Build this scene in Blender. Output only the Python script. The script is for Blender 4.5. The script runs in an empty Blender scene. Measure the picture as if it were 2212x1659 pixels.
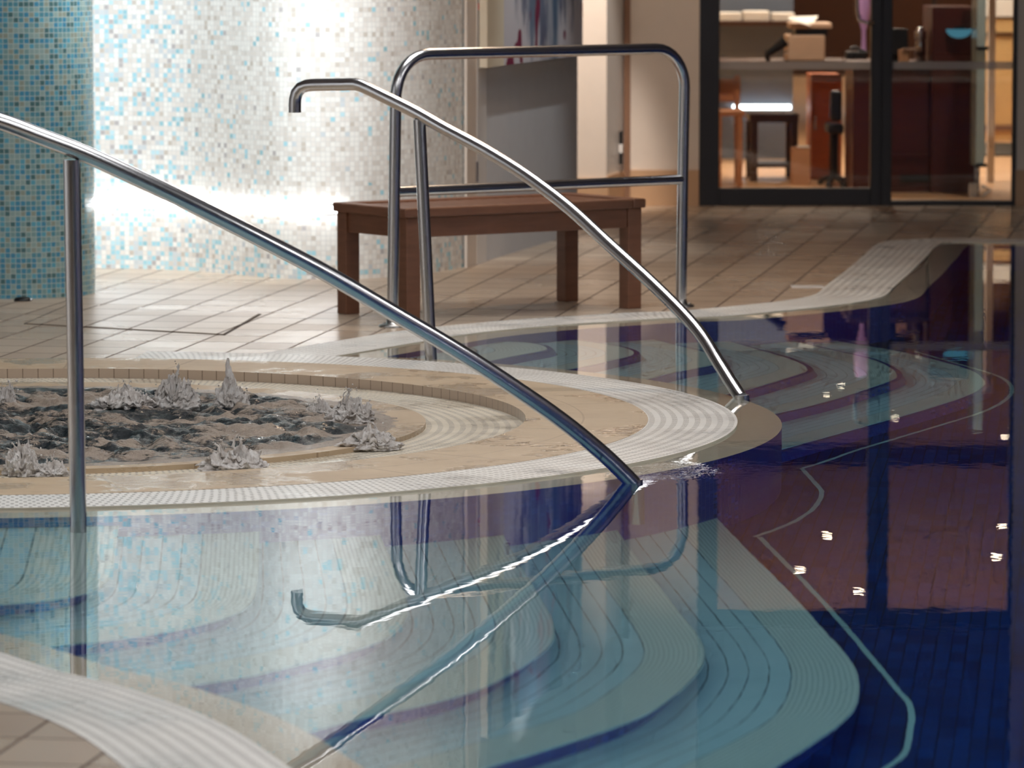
import bpy, bmesh, math, random
from mathutils import Vector, Matrix, noise
from mathutils.geometry import tessellate_polygon

random.seed(7)
SC = bpy.context.scene
COL = SC.collection
PI = math.pi

# ------------------------------------------------------------------ camera
FPX, CX, CY, H = 10000.0, 1106.0, 829.5, 1.47
TP = 0.10015
PIT = math.atan(TP)
cp, sp_ = math.cos(PIT), math.sin(PIT)
CAM = Vector((0, 0, H))


def ray(px, py):
    u, v = (px - CX) / FPX, (py - CY) / FPX
    return Vector((u, cp - v * sp_, -sp_ - v * cp))


def at(px, py, z=0.0):
    d = ray(px, py)
    return CAM + d * ((z - H) / d.z)


def atY(px, py, y):
    d = ray(px, py)
    return CAM + d * (y / d.y)


def W(px, py, dep):
    """point on a horizontal plane dep metres under water that is seen at this pixel through the still surface"""
    e = at(px, py, 0.0)
    d = (e - CAM)
    hz = Vector((d.x, d.y))
    L = hz.length
    sr = (L / d.length) / 1.333
    t = sr / math.sqrt(1 - sr * sr)
    p = Vector((e.x, e.y)) + hz / L * dep * t
    return Vector((p.x, p.y, -dep))


def on_cyl(px, py, c, r, far):
    d = ray(px, py)
    a = d.x * d.x + d.y * d.y
    ox, oy = -c[0], -c[1]
    b = 2 * (ox * d.x + oy * d.y)
    cc = ox * ox + oy * oy - r * r
    disc = max(0.0, b * b - 4 * a * cc)
    t = (-b + (1 if far else -1) * math.sqrt(disc)) / (2 * a)
    return CAM + d * t


# ------------------------------------------------------------------ mesh tools
class MB:
    def __init__(s):
        s.v, s.f, s.uv, s.sm = [], [], [], []

    def face(s, pts, uvs=None, smooth=False):
        i = len(s.v)
        s.v += [tuple(p) for p in pts]
        s.f.append(tuple(range(i, i + len(pts))))
        s.uv.append(uvs or [(p[0], p[1]) for p in pts])
        s.sm.append(smooth)

    def grid(s, rows, uvrows=None, smooth=True, closed=False):
        """rows: list of equal-length point lists"""
        base = len(s.v)
        n = len(rows[0])
        for r in rows:
            s.v += [tuple(p) for p in r]
        for i in range(len(rows) - 1):
            for j in range(n if closed else n - 1):
                k = (j + 1) % n
                q = [(i, j), (i, k), (i + 1, k), (i + 1, j)]
                s.f.append(tuple(base + a * n + b for a, b in q))
                s.uv.append([uvrows[a][b] if uvrows else (rows[a][b][0], rows[a][b][1]) for a, b in q])
                s.sm.append(smooth)

    def box(s, c, size, rz=0.0, m=None):
        x, y, z = size[0] / 2, size[1] / 2, size[2] / 2
        M = m or (Matrix.Translation(Vector(c)) @ Matrix.Rotation(rz, 4, 'Z'))
        P = [M @ Vector(p) for p in ((-x, -y, -z), (x, -y, -z), (x, y, -z), (-x, y, -z), (-x, -y, z), (x, -y, z), (x, y, z), (-x, y, z))]
        D = [size[0], size[1], size[2]]
        for q, (a, b) in (((0, 3, 2, 1), (1, 0)), ((4, 5, 6, 7), (0, 1)), ((0, 1, 5, 4), (0, 2)), ((1, 2, 6, 5), (1, 2)), ((2, 3, 7, 6), (0, 2)), ((3, 0, 4, 7), (1, 2))):
            s.face([P[k] for k in q], [(0, 0), (D[a], 0), (D[a], D[b]), (0, D[b])])

    def prism(s, poly, z0, z1):
        """vertical prism over a plan polygon"""
        n = len(poly)
        if area2(poly) < 0:
            poly = poly[::-1]
        top = [Vector((p[0], p[1], z1)) for p in poly]
        bot = [Vector((p[0], p[1], z0)) for p in poly]
        i = len(s.v)
        s.v += [tuple(p) for p in top] + [tuple(p) for p in bot]
        for t in tessellate_polygon([top]):
            a, b, c = t
            if area2([top[a], top[b], top[c]]) < 0:
                b, c = c, b
            s.f.append((i + a, i + b, i + c)); s.uv.append([(top[k].x, top[k].y) for k in (a, b, c)]); s.sm.append(False)
            s.f.append((i + n + a, i + n + c, i + n + b)); s.uv.append([(top[k].x, top[k].y) for k in (a, c, b)]); s.sm.append(False)
        L = 0
        for k in range(n):
            k2 = (k + 1) % n
            d = (top[k2] - top[k]).length
            s.f.append((i + n + k, i + n + k2, i + k2, i + k)); s.uv.append([(L, z0), (L + d, z0), (L + d, z1), (L, z1)]); s.sm.append(False)
            L += d

    def tube(s, pts, r, n=20, cap=True):
        pts = [Vector(p) for p in pts]
        T = []
        for i in range(len(pts)):
            a = pts[max(0, i - 1)]; b = pts[min(len(pts) - 1, i + 1)]
            T.append((b - a).normalized())
        ref = Vector((0, 0, 1)) if abs(T[0].z) < 0.9 else Vector((0, 1, 0))
        nrm = (ref - T[0] * ref.dot(T[0])).normalized()
        rows, uvr, L = [], [], 0
        for i, p in enumerate(pts):
            if i:
                L += (p - pts[i - 1]).length
                nrm = (nrm - T[i] * nrm.dot(T[i])).normalized()
            bn = T[i].cross(nrm)
            rr = r[i] if isinstance(r, (list, tuple)) else r
            rows.append([p + (nrm * math.cos(2 * PI * k / n) + bn * math.sin(2 * PI * k / n)) * rr for k in range(n)])
            uvr.append([(L, k / n) for k in range(n)])
        s.grid(rows, uvr, True, True)
        if cap:
            s.face(rows[0][::-1]); s.face(rows[-1])

    def lathe(s, c, prof, n=40, z=True):
        rows = []
        for r, h in prof:
            rows.append([Vector((c[0] + r * math.cos(2 * PI * k / n), c[1] + r * math.sin(2 * PI * k / n), c[2] + h)) for k in range(n)])
        s.grid(rows, [[(k / n, i / len(rows)) for k in range(n)] for i in range(len(rows))], True, True)

    def build(s, name, m, parent=None, bevel=0.0, weld=False):
        me = bpy.data.meshes.new(name)
        me.from_pydata(s.v, [], s.f)
        uvl = me.uv_layers.new(name='UVMap')
        k = 0
        for u in s.uv:
            for t in u:
                uvl.data[k].uv = t
                k += 1
        me.polygons.foreach_set('use_smooth', s.sm)
        me.materials.append(m)
        if bevel or weld:
            b = bmesh.new(); b.from_mesh(me)
            bmesh.ops.remove_doubles(b, verts=b.verts, dist=1e-5)
            b.to_mesh(me); b.free()
        me.update()
        o = bpy.data.objects.new(name, me)
        COL.objects.link(o)
        if bevel:
            md = o.modifiers.new('bevel', 'BEVEL'); md.width = bevel; md.segments = 2; md.limit_method = 'ANGLE'
        if parent:
            o.parent = parent
            o.matrix_parent_inverse = Matrix.Translation(-parent.location)
        return o


def area2(p):
    return sum(p[i][0] * p[(i + 1) % len(p)][1] - p[(i + 1) % len(p)][0] * p[i][1] for i in range(len(p)))


def tag(o, label=None, cat=None, group=None, kind=None):
    if label: o['label'] = label
    if cat: o['category'] = cat
    if group: o['group'] = group
    if kind: o['kind'] = kind
    return o


def empty(name, loc, label=None, cat=None, group=None, kind=None):
    o = bpy.data.objects.new(name, None)
    o.empty_display_size = 0.1
    o.location = loc
    COL.objects.link(o)
    return tag(o, label, cat, group, kind)


def copy_tree(o, delta, label=None, parent=None):
    c = o.copy(); COL.objects.link(c)
    if parent:
        c.parent = parent
        c.matrix_parent_inverse = o.matrix_parent_inverse.copy()
    else:
        c.location = o.location + Vector(delta)
        if label: c['label'] = label
    for ch in list(o.children):
        copy_tree(ch, delta, None, c)
    return c


def smooth_line(pts, n, ext0=0.0, ext1=0.0):
    """Catmull-Rom through points, resampled to n points of equal spacing, optionally extended along the end tangents"""
    P = [Vector(p) for p in pts]
    if ext0: P = [P[0] + (P[0] - P[1]).normalized() * ext0] + P
    if ext1: P = P + [P[-1] + (P[-1] - P[-2]).normalized() * ext1]
    Q = []
    for i in range(len(P) - 1):
        p0 = P[max(0, i - 1)]; p1 = P[i]; p2 = P[i + 1]; p3 = P[min(len(P) - 1, i + 2)]
        d = (p2 - p1).length
        m1 = (p2 - p0) / max(1e-6, (p2 - p1).length + (p1 - p0).length) * d
        m2 = (p3 - p1) / max(1e-6, (p3 - p2).length + (p2 - p1).length) * d
        for k in range(12):
            t = k / 12
            Q.append((2 * t**3 - 3 * t**2 + 1) * p1 + (t**3 - 2 * t**2 + t) * m1 + (-2 * t**3 + 3 * t**2) * p2 + (t**3 - t**2) * m2)
    Q.append(P[-1])
    return resample(Q, n)


def resample(Q, n):
    L = [0]
    for i in range(1, len(Q)): L.append(L[-1] + (Q[i] - Q[i - 1]).length)
    out, j = [], 0
    for k in range(n):
        t = L[-1] * k / (n - 1)
        while j < len(L) - 2 and L[j + 1] < t: j += 1
        w = (t - L[j]) / max(1e-9, L[j + 1] - L[j])
        out.append(Q[j].lerp(Q[j + 1], min(1, max(0, w))))
    return out


def offset(line, d):
    """shift a plan line to its left by d"""
    out = []
    for i, p in enumerate(line):
        a = line[max(0, i - 1)]; b = line[min(len(line) - 1, i + 1)]
        t = (b - a); t.z = 0; t.normalize()
        out.append(Vector((p.x - t.y * d, p.y + t.x * d, p.z)))
    return out


def ribbon(mb, A, B, zA, zB, w, smooth=True):
    L = 0
    rows = [[], []]; uv = [[], []]
    for i in range(len(A)):
        if i: L += (A[i] - A[i - 1]).length
        rows[0].append(Vector((A[i].x, A[i].y, zA))); rows[1].append(Vector((B[i].x, B[i].y, zB)))
        uv[0].append((L, 0)); uv[1].append((L, w))
    mb.grid(rows, uv, smooth)


def circ(c, r, a0, a1, n, z=0.0):
    return [Vector((c[0] + r * math.cos(a0 + (a1 - a0) * k / (n - 1)), c[1] + r * math.sin(a0 + (a1 - a0) * k / (n - 1)), z)) for k in range(n)]


# ------------------------------------------------------------------ materials
def srgb(r, g, b):
    f = lambda c: (c / 255 / 12.92) if c / 255 <= 0.04045 else ((c / 255 + 0.055) / 1.055) ** 2.4
    return (f(r), f(g), f(b), 1.0)


class NT:
    def __init__(s, name):
        s.m = bpy.data.materials.new(name); s.m.use_nodes = True
        s.t = s.m.node_tree; s.t.nodes.clear()
        s.out = s.n('ShaderNodeOutputMaterial')

    def n(s, typ, ins=None, **kw):
        nd = s.t.nodes.new(typ)
        for k, v in kw.items(): setattr(nd, k, v)
        for k, v in (ins or {}).items(): s.set(nd, k, v)
        return nd

    def set(s, nd, k, v):
        sock = nd.inputs[k]
        if isinstance(v, bpy.types.NodeSocket): s.t.links.new(v, sock)
        elif isinstance(v, bpy.types.Node): s.t.links.new(v.outputs[0], sock)
        else:
            if sock.type == 'RGBA' and len(v) == 3: v = (*v, 1)
            sock.default_value = v

    def math(s, op, a, b=0.0, c=None):
        nd = s.n('ShaderNodeMath', {0: a, 1: b}, operation=op)
        if c is not None: s.set(nd, 2, c)
        return nd.outputs[0]

    def mix(s, f, a, b, mode='MIX'):
        nd = s.n('ShaderNodeMix', data_type='RGBA', blend_type=mode)
        s.set(nd, 0, f); s.set(nd, 6, a); s.set(nd, 7, b)
        return nd.outputs[2]

    def ramp(s, f, stops, interp='LINEAR'):
        nd = s.n('ShaderNodeValToRGB', {0: f})
        cr = nd.color_ramp; cr.interpolation = interp
        while len(cr.elements) < len(stops): cr.elements.new(0.5)
        for e, (p, c) in zip(cr.elements, stops):
            e.position = p; e.color = c if len(c) == 4 else (*c, 1)
        return nd.outputs[0]

    def noise(s, vec, scale, detail=3, rough=0.5, out=0):
        nd = s.n('ShaderNodeTexNoise', {'Scale': scale, 'Detail': detail, 'Roughness': rough})
        if vec is not None: s.set(nd, 'Vector', vec)
        return nd.outputs[out]

    def uv(s): return s.n('ShaderNodeTexCoord').outputs['UV']

    def obj(s): return s.n('ShaderNodeTexCoord').outputs['Object']

    def sep(s, v):
        nd = s.n('ShaderNodeSeparateXYZ', {0: v}); return nd.outputs

    def comb(s, x, y, z=0.0):
        return s.n('ShaderNodeCombineXYZ', {0: x, 1: y, 2: z}).outputs[0]

    def bump(s, h, strength, dist=0.01, normal=None):
        nd = s.n('ShaderNodeBump', {'Height': h, 'Strength': strength, 'Distance': dist})
        if normal: s.set(nd, 'Normal', normal)
        return nd.outputs[0]

    def pbr(s, color, rough=0.5, metal=0.0, normal=None, spec=None, trans=0.0, ior=1.45, coat=0.0, emis=None, es=0.0):
        b = s.n('ShaderNodeBsdfPrincipled')
        s.set(b, 'Base Color', color); s.set(b, 'Roughness', rough); s.set(b, 'Metallic', metal)
        s.set(b, 'Transmission Weight', trans); s.set(b, 'IOR', ior); s.set(b, 'Coat Weight', coat)
        if spec is not None: s.set(b, 'Specular IOR Level', spec)
        if normal: s.set(b, 'Normal', normal)
        if emis: s.set(b, 'Emission Color', emis); s.set(b, 'Emission Strength', es)
        s.t.links.new(b.outputs[0], s.out.inputs[0])
        return s.m


def plain(name, col, rough=0.5, metal=0.0, var=0.06, scale=8.0, **kw):
    t = NT(name)
    nz = t.noise(t.obj(), scale, 4)
    c = t.mix(nz, tuple(x * (1 - var) for x in col[:3]), tuple(min(1, x * (1 + var)) for x in col[:3]))
    return t.pbr(c, rough, metal, **kw)


def cellgrid(t, vec, sx, sy, gap):
    """returns (cell vector, grout mask 1 = joint)"""
    X, Y, _ = t.sep(vec)
    gx, gy = t.math('DIVIDE', X, sx), t.math('DIVIDE', Y, sy)
    cx, cy = t.math('FLOOR', gx), t.math('FLOOR', gy)
    fx, fy = t.math('FRACT', gx), t.math('FRACT', gy)
    dx = t.math('MULTIPLY', t.math('MINIMUM', fx, t.math('SUBTRACT', 1.0, fx)), sx)
    dy = t.math('MULTIPLY', t.math('MINIMUM', fy, t.math('SUBTRACT', 1.0, fy)), sy)
    d = t.math('MINIMUM', dx, dy)
    mask = t.math('LESS_THAN', d, gap)
    return t.comb(cx, cy), mask, (fx, fy, cx, cy)


def wn(t, vec, off=0.0):
    v = t.n('ShaderNodeVectorMath', {0: vec, 1: (off, off * 1.7, off * 0.3)}, operation='ADD').outputs[0]
    return t.n('ShaderNodeTexWhiteNoise', {'Vector': v}, noise_dimensions='3D').outputs['Value']


def mat_mosaic_light():
    t = NT('pale mosaic tile'); uv = t.uv()
    cell, grout, _ = cellgrid(t, uv, 0.0203, 0.0203, 0.0012)
    X, Y, _z = t.sep(uv)
    a, b = wn(t, cell, 3.1), wn(t, cell, 11.7)
    big = t.noise(t.comb(t.math('MULTIPLY', X, 1.0), t.math('MULTIPLY', Y, 1.0)), 2.6, 2)
    dens = t.ramp(X, [(0.0, (0.52,) * 3), (0.22, (0.44,) * 3), (0.5, (0.30,) * 3), (0.62, (0.10,) * 3), (1.0, (0.05,) * 3)])
    # X is arc length in metres / 2.6 along the wall (scaled below)
    dens = t.math('MULTIPLY', dens, t.math('ADD', t.math('MULTIPLY', big, 1.5), 0.2))
    low = t.ramp(Y, [(0.0, (0.55,) * 3), (0.10, (0.25,) * 3), (0.16, (0.0,) * 3)])
    dens2 = t.math('ADD', dens, t.math('MULTIPLY', low, 0.6))
    cream = t.ramp(b, [(0, srgb(232, 229, 222)), (0.45, srgb(222, 216, 208)), (0.78, srgb(212, 205, 196)), (0.95, srgb(198, 188, 176))], 'CONSTANT')
    blue = t.ramp(b, [(0, srgb(162, 206, 216)), (0.35, srgb(184, 214, 220)), (0.58, srgb(198, 204, 206)), (0.80, srgb(150, 192, 200)), (0.92, srgb(180, 174, 172))], 'CONSTANT')
    c = t.mix(t.math('LESS_THAN', a, dens2), cream, blue)
    c = t.mix(grout, c, srgb(206, 204, 200))
    r = t.math('ADD', t.math('MULTIPLY', grout, 0.5), t.math('ADD', 0.12, t.math('MULTIPLY', wn(t, cell, 5.5), 0.25)))
    tilt = t.n('ShaderNodeTexWhiteNoise', {'Vector': cell}, noise_dimensions='3D').outputs['Value']
    nrm = t.bump(t.math('SUBTRACT', 1.0, grout), 0.35, 0.001)
    return t.pbr(c, r, normal=nrm)


def mat_mosaic_blue():
    t = NT('dark blue mosaic tile'); uv = t.uv()
    cell, grout, _ = cellgrid(t, uv, 0.0203, 0.0203, 0.0013)
    b = wn(t, cell, 2.2)
    c = t.ramp(b, [(0, srgb(84, 138, 152)), (0.2, srgb(122, 154, 152)), (0.38, srgb(72, 136, 164)), (0.52, srgb(140, 164, 160)), (0.66, srgb(76, 110, 112)), (0.76, srgb(92, 158, 178)), (0.9, srgb(140, 150, 136))], 'CONSTANT')
    c = t.mix(grout, c, srgb(170, 182, 178))
    r = t.math('ADD', t.math('MULTIPLY', grout, 0.5), 0.14)
    return t.pbr(c, r, normal=t.bump(t.math('SUBTRACT', 1.0, grout), 0.35, 0.001))


def mat_deck():
    t = NT('beige quarry tile')
    o = t.obj()
    rot = t.n('ShaderNodeMapping', {'Vector': o, 'Rotation': (0, 0, math.radians(9))}).outputs[0]
    cell, grout, _ = cellgrid(t, rot, 0.18, 0.25, 0.0042)
    b = wn(t, cell, 1.3)
    c = t.ramp(b, [(0, srgb(186, 166, 144)), (0.5, srgb(200, 182, 160)), (1, srgb(176, 155, 134))])
    c = t.mix(t.math('MULTIPLY', t.noise(o, 3.0, 5), 0.5), c, srgb(168, 146, 126))
    c = t.mix(t.math('MULTIPLY', grout, 0.95), c, srgb(98, 80, 68))
    wet = t.noise(o, 1.1, 2, 0.5)
    r = t.math('ADD', t.ramp(wet, [(0.35, (0.22,) * 3), (0.65, (0.30,) * 3)]), t.math('MULTIPLY', wn(t, cell, 9.1), 0.06))
    r = t.math('MAXIMUM', r, t.math('MULTIPLY', grout, 0.85))
    n = t.bump(t.math('ADD', t.math('MULTIPLY', t.math('SUBTRACT', 1.0, grout), 1.0), t.math('MULTIPLY', wn(t, cell, 7.0), 0.5)), 0.25, 0.003)
    return t.pbr(c, r, normal=n)


def mat_coping():
    t = NT('wet sandstone coping'); uv = t.uv(); o = t.obj()
    X, Y, _z = t.sep(uv)
    f = t.math('FRACT', t.math('DIVIDE', X, 0.42))
    j = t.math('LESS_THAN', t.math('MULTIPLY', t.math('MINIMUM', f, t.math('SUBTRACT', 1.0, f)), 0.42), 0.004)
    ring = t.math('LESS_THAN', t.math('ABSOLUTE', t.math('SUBTRACT', Y, 0.19)), 0.003)
    joint = t.math('MAXIMUM', j, t.math('MULTIPLY', ring, 0.7))
    c = t.mix(t.noise(o, 5, 6, 0.6), srgb(176, 152, 122), srgb(204, 182, 152))
    c = t.mix(t.math('MULTIPLY', joint, 0.6), c, srgb(140, 116, 90))
    st = t.n('ShaderNodeMapping', {'Vector': o, 'Scale': (2.6, 9.0, 1.0)}).outputs[0]
    stain = t.ramp(t.noise(st, 3.2, 5, 0.6), [(0.60, (0,) * 3), (0.68, (1,) * 3)])
    c = t.mix(t.math('MULTIPLY', stain, 0.45), c, srgb(120, 100, 70))
    wet = t.ramp(t.noise(o, 2.2, 4, 0.65), [(0.5, (0,) * 3), (0.58, (1,) * 3)])
    r = t.math('SUBTRACT', 0.5, t.math('MULTIPLY', wet, 0.42))
    n = t.bump(t.noise(t.n('ShaderNodeMapping', {'Vector': o, 'Scale': (0.5, 1.0, 1.0)}).outputs[0], 60, 3, 0.6), t.math('ADD', 0.06, t.math('MULTIPLY', wet, 0.94)), 0.009)
    return t.pbr(c, r, normal=n)


def mat_grate(name='white overflow grating', wet=0.25, colr=(236, 234, 228)):
    t = NT(name); uv = t.uv(); o = t.obj()
    X, Y, _z = t.sep(uv)
    row = t.math('FLOOR', t.math('DIVIDE', Y, 0.0335))
    xs = t.math('ADD', X, t.math('MULTIPLY', t.math('MODULO', row, 2.0), 0.0115))
    fx = t.math('FRACT', t.math('DIVIDE', xs, 0.023)); fy = t.math('FRACT', t.math('DIVIDE', Y, 0.0335))
    ax = t.math('ABSOLUTE', t.math('SUBTRACT', fx, 0.5)); ay = t.math('ABSOLUTE', t.math('SUBTRACT', fy, 0.5))
    slot = t.math('MULTIPLY', t.math('LESS_THAN', ax, 0.18), t.math('LESS_THAN', ay, 0.24))
    fm = t.math('FRACT', t.math('DIVIDE', X, 0.25))
    seam = t.math('LESS_THAN', fm, 0.014)
    c = t.mix(t.noise(o, 6, 3), srgb(*[int(k * 0.94) for k in colr]), srgb(*colr))
    c = t.mix(slot, c, srgb(136, 132, 124))
    c = t.mix(t.math('MULTIPLY', seam, 0.35), c, srgb(120, 115, 105))
    hgt = t.math('SUBTRACT', 1.0, t.math('MULTIPLY', slot, 0.8))
    n = t.bump(hgt, 0.3, 0.003)
    r = t.ramp(t.noise(o, 3.0, 4, 0.6), [(0.36, (wet,) * 3), (0.58, (0.5,) * 3)])
    return t.pbr(c, r, normal=n)


def mat_bluewall():
    t = NT('cobalt pool tile'); uv = t.uv()
    cell, grout, _ = cellgrid(t, uv, 0.026, 0.05, 0.0013)
    b = wn(t, cell, 4.4)
    c = t.ramp(b, [(0, srgb(26, 42, 122)), (0.5, srgb(31, 48, 122)), (0.85, srgb(40, 62, 140)), (1, srgb(22, 36, 96))], 'CONSTANT')
    c = t.mix(t.math('MULTIPLY', grout, 0.45), c, srgb(92, 100, 140))
    return t.pbr(c, 0.2)


def mat_poolfloor():
    t = NT('deep blue pool floor tile'); o = t.obj()
    rot = t.n('ShaderNodeMapping', {'Vector': o, 'Rotation': (0, 0, math.radians(7))}).outputs[0]
    cell, grout, _ = cellgrid(t, rot, 0.036, 0.11, 0.0022)
    b = wn(t, cell, 4.4)
    c = t.ramp(b, [(0, srgb(8, 44, 108)), (0.5, srgb(10, 54, 126)), (1, srgb(6, 34, 90))])
    c = t.mix(t.math('MULTIPLY', grout, 0.7), c, srgb(10, 18, 40))
    return t.pbr(c, 0.25)


def mat_tread():
    t = NT('pale pool step tile'); uv = t.uv(); o = t.obj()
    X, Y, _z = t.sep(uv)          # Y: 0 outer edge .. 1 back of tread
    band = t.math('LESS_THAN', Y, 0.36)
    fr = t.math('FRACT', t.math('MULTIPLY', Y, 1 / 0.03))
    rib = t.math('MULTIPLY', t.math('LESS_THAN', fr, 0.4), band)
    fl = t.math('FRACT', t.math('DIVIDE', t.math('SUBTRACT', Y, 0.36), 0.128))
    ln = t.math('MULTIPLY', t.math('LESS_THAN', fl, 0.085), t.math('SUBTRACT', 1.0, band))
    fx = t.math('FRACT', t.math('DIVIDE', X, 0.24))
    lx = t.math('MULTIPLY', t.math('LESS_THAN', fx, 0.012), t.math('SUBTRACT', 1.0, band))
    wob = t.noise(o, 9, 2)
    c = t.mix(t.noise(o, 4, 3), srgb(160, 198, 202), srgb(180, 212, 214))
    c = t.mix(band, c, srgb(188, 208, 200))
    c = t.mix(t.math('MULTIPLY', rib, 0.3), c, srgb(100, 130, 124))
    c = t.mix(t.math('MULTIPLY', ln, t.ramp(wob, [(0.35, (0.35,) * 3), (0.65, (0.85,) * 3)])), c, srgb(66, 84, 84))
    c = t.mix(t.math('MULTIPLY', lx, 0.2), c, srgb(90, 110, 110))
    return t.pbr(c, 0.35, normal=t.bump(t.math('SUBTRACT', 1.0, t.math('MAXIMUM', rib, ln)), 0.3, 0.003))


def mat_water():
    t = NT('still pool water'); o = t.obj()
    m1 = t.n('ShaderNodeMapping', {'Vector': o, 'Scale': (1.0, 0.55, 1)}).outputs[0]
    n1 = t.noise(m1, 1.1, 2, 0.5)
    n2 = t.noise(m1, 14.0, 2, 0.5)
    n3 = t.noise(o, 34.0, 2, 0.5)
    # livelier near the spa rim where water spills
    X, Y, Z = t.sep(o)
    dx, dy = t.math('SUBTRACT', X, 0.41), t.math('SUBTRACT', Y, 12.33)
    dd = t.math('SQRT', t.math('ADD', t.math('MULTIPLY', dx, dx), t.math('MULTIPLY', dy, dy)))
    act = t.ramp(dd, [(0.0, (1,) * 3), (0.10, (0.6,) * 3), (0.22, (0.06,) * 3), (0.4, (0.0,) * 3)])
    h = t.math('ADD', t.math('MULTIPLY', n1, 0.0004), t.math('ADD', t.math('MULTIPLY', n2, 0.00012), t.math('MULTIPLY', t.math('MULTIPLY', n3, act), 0.003)))
    n = t.bump(h, 1.0, 1.0)
    g = t.n('ShaderNodeBsdfGlass', {'Color': (1, 1, 1), 'Roughness': 0.0, 'IOR': 1.333, 'Normal': n})
    t.t.links.new(g.outputs[0], t.out.inputs[0])
    va = t.n('ShaderNodeVolumeAbsorption', {'Color': srgb(165, 222, 235), 'Density': 0.3})
    t.t.links.new(va.outputs[0], t.out.inputs['Volume'])
    return t.m


def mat_steel(name='brushed stainless steel', rough=0.2, col=(0.66, 0.66, 0.67)):
    t = NT(name); uv = t.uv()
    st = t.n('ShaderNodeMapping', {'Vector': uv, 'Scale': (300.0, 2.0, 1)}).outputs[0]
    r = t.math('ADD', rough, t.math('MULTIPLY', t.noise(st, 1.0, 3), 0.06))
    return t.pbr(col, r, 1.0)


def mat_wood(name, c1, c2, rough=0.4):
    t = NT(name); o = t.obj()
    st = t.n('ShaderNodeMapping', {'Vector': o, 'Scale': (6.0, 6.0, 40.0)}).outputs[0]
    c = t.mix(t.noise(st, 1.2, 5, 0.6), c1, c2)
    return t.pbr(c, rough, normal=t.bump(t.noise(st, 3.0, 3), 0.06, 0.002))


def mat_spa_water():
    t = NT('churning spa water'); o = t.obj()
    at_ = t.n('ShaderNodeAttribute', attribute_name='foam').outputs['Fac']
    nz = t.noise(t.n('ShaderNodeMapping', {'Vector': o, 'Scale': (0.8, 1.3, 1.0)}).outputs[0], 32, 7, 0.8)
    foam = t.ramp(t.math('ADD', at_, t.math('MULTIPLY', t.math('SUBTRACT', nz, 0.5), 2.2)), [(0.36, (0,) * 3), (0.62, (1,) * 3)])
    speck = t.noise(o, 180, 2, 0.6)
    fc = t.mix(speck, srgb(104, 90, 78), srgb(196, 180, 164))
    c = t.mix(foam, srgb(20, 30, 36), fc)
    r = t.math('ADD', 0.03, t.math('MULTIPLY', foam, 0.26))
    n = t.bump(t.math('ADD', t.noise(o, 46, 5, 0.75), t.math('MULTIPLY', speck, 0.2)), 0.8, 0.012)
    return t.pbr(c, r, normal=n, ior=1.34)


def mat_splash():
    t = NT('aerated splash water'); o = t.obj()
    st = t.n('ShaderNodeMapping', {'Vector': o, 'Scale': (1.0, 1.0, 0.45)}).outputs[0]
    n1 = t.noise(st, 55, 5, 0.75)
    c = t.ramp(n1, [(0.3, srgb(186, 176, 168)), (0.5, srgb(232, 225, 219)), (0.66, srgb(255, 253, 250))])
    n = t.bump(t.noise(st, 110, 5, 0.75), 0.7, 0.010)
    return t.pbr(c, 0.09, normal=n, trans=0.14, ior=1.33)


def emit(name, col, s):
    t = NT(name)
    e = t.n('ShaderNodeEmission', {'Color': col, 'Strength': s})
    t.t.links.new(e.outputs[0], t.out.inputs[0])
    return t.m


def mat_pane():
    t = NT('clear door glass')
    tr = t.n('ShaderNodeBsdfTransparent', {'Color': (0.94, 0.96, 0.95)})
    gl = t.n('ShaderNodeBsdfGlossy', {'Color': (1, 1, 1), 'Roughness': 0.0})
    mx = t.n('ShaderNodeMixShader', {0: 0.07, 1: tr.outputs[0], 2: gl.outputs[0]})
    t.t.links.new(mx.outputs[0], t.out.inputs[0])
    return t.m


def mat_frost():
    t = NT('frosted glass band')
    tr = t.n('ShaderNodeBsdfTransparent', {'Color': (0.9, 0.9, 0.9)})
    gl = t.n('ShaderNodeBsdfDiffuse', {'Color': (0.62, 0.58, 0.56)})
    mx = t.n('ShaderNodeMixShader', {0: 0.5, 1: tr.outputs[0], 2: gl.outputs[0]})
    t.t.links.new(mx.outputs[0], t.out.inputs[0])
    return t.m


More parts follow.
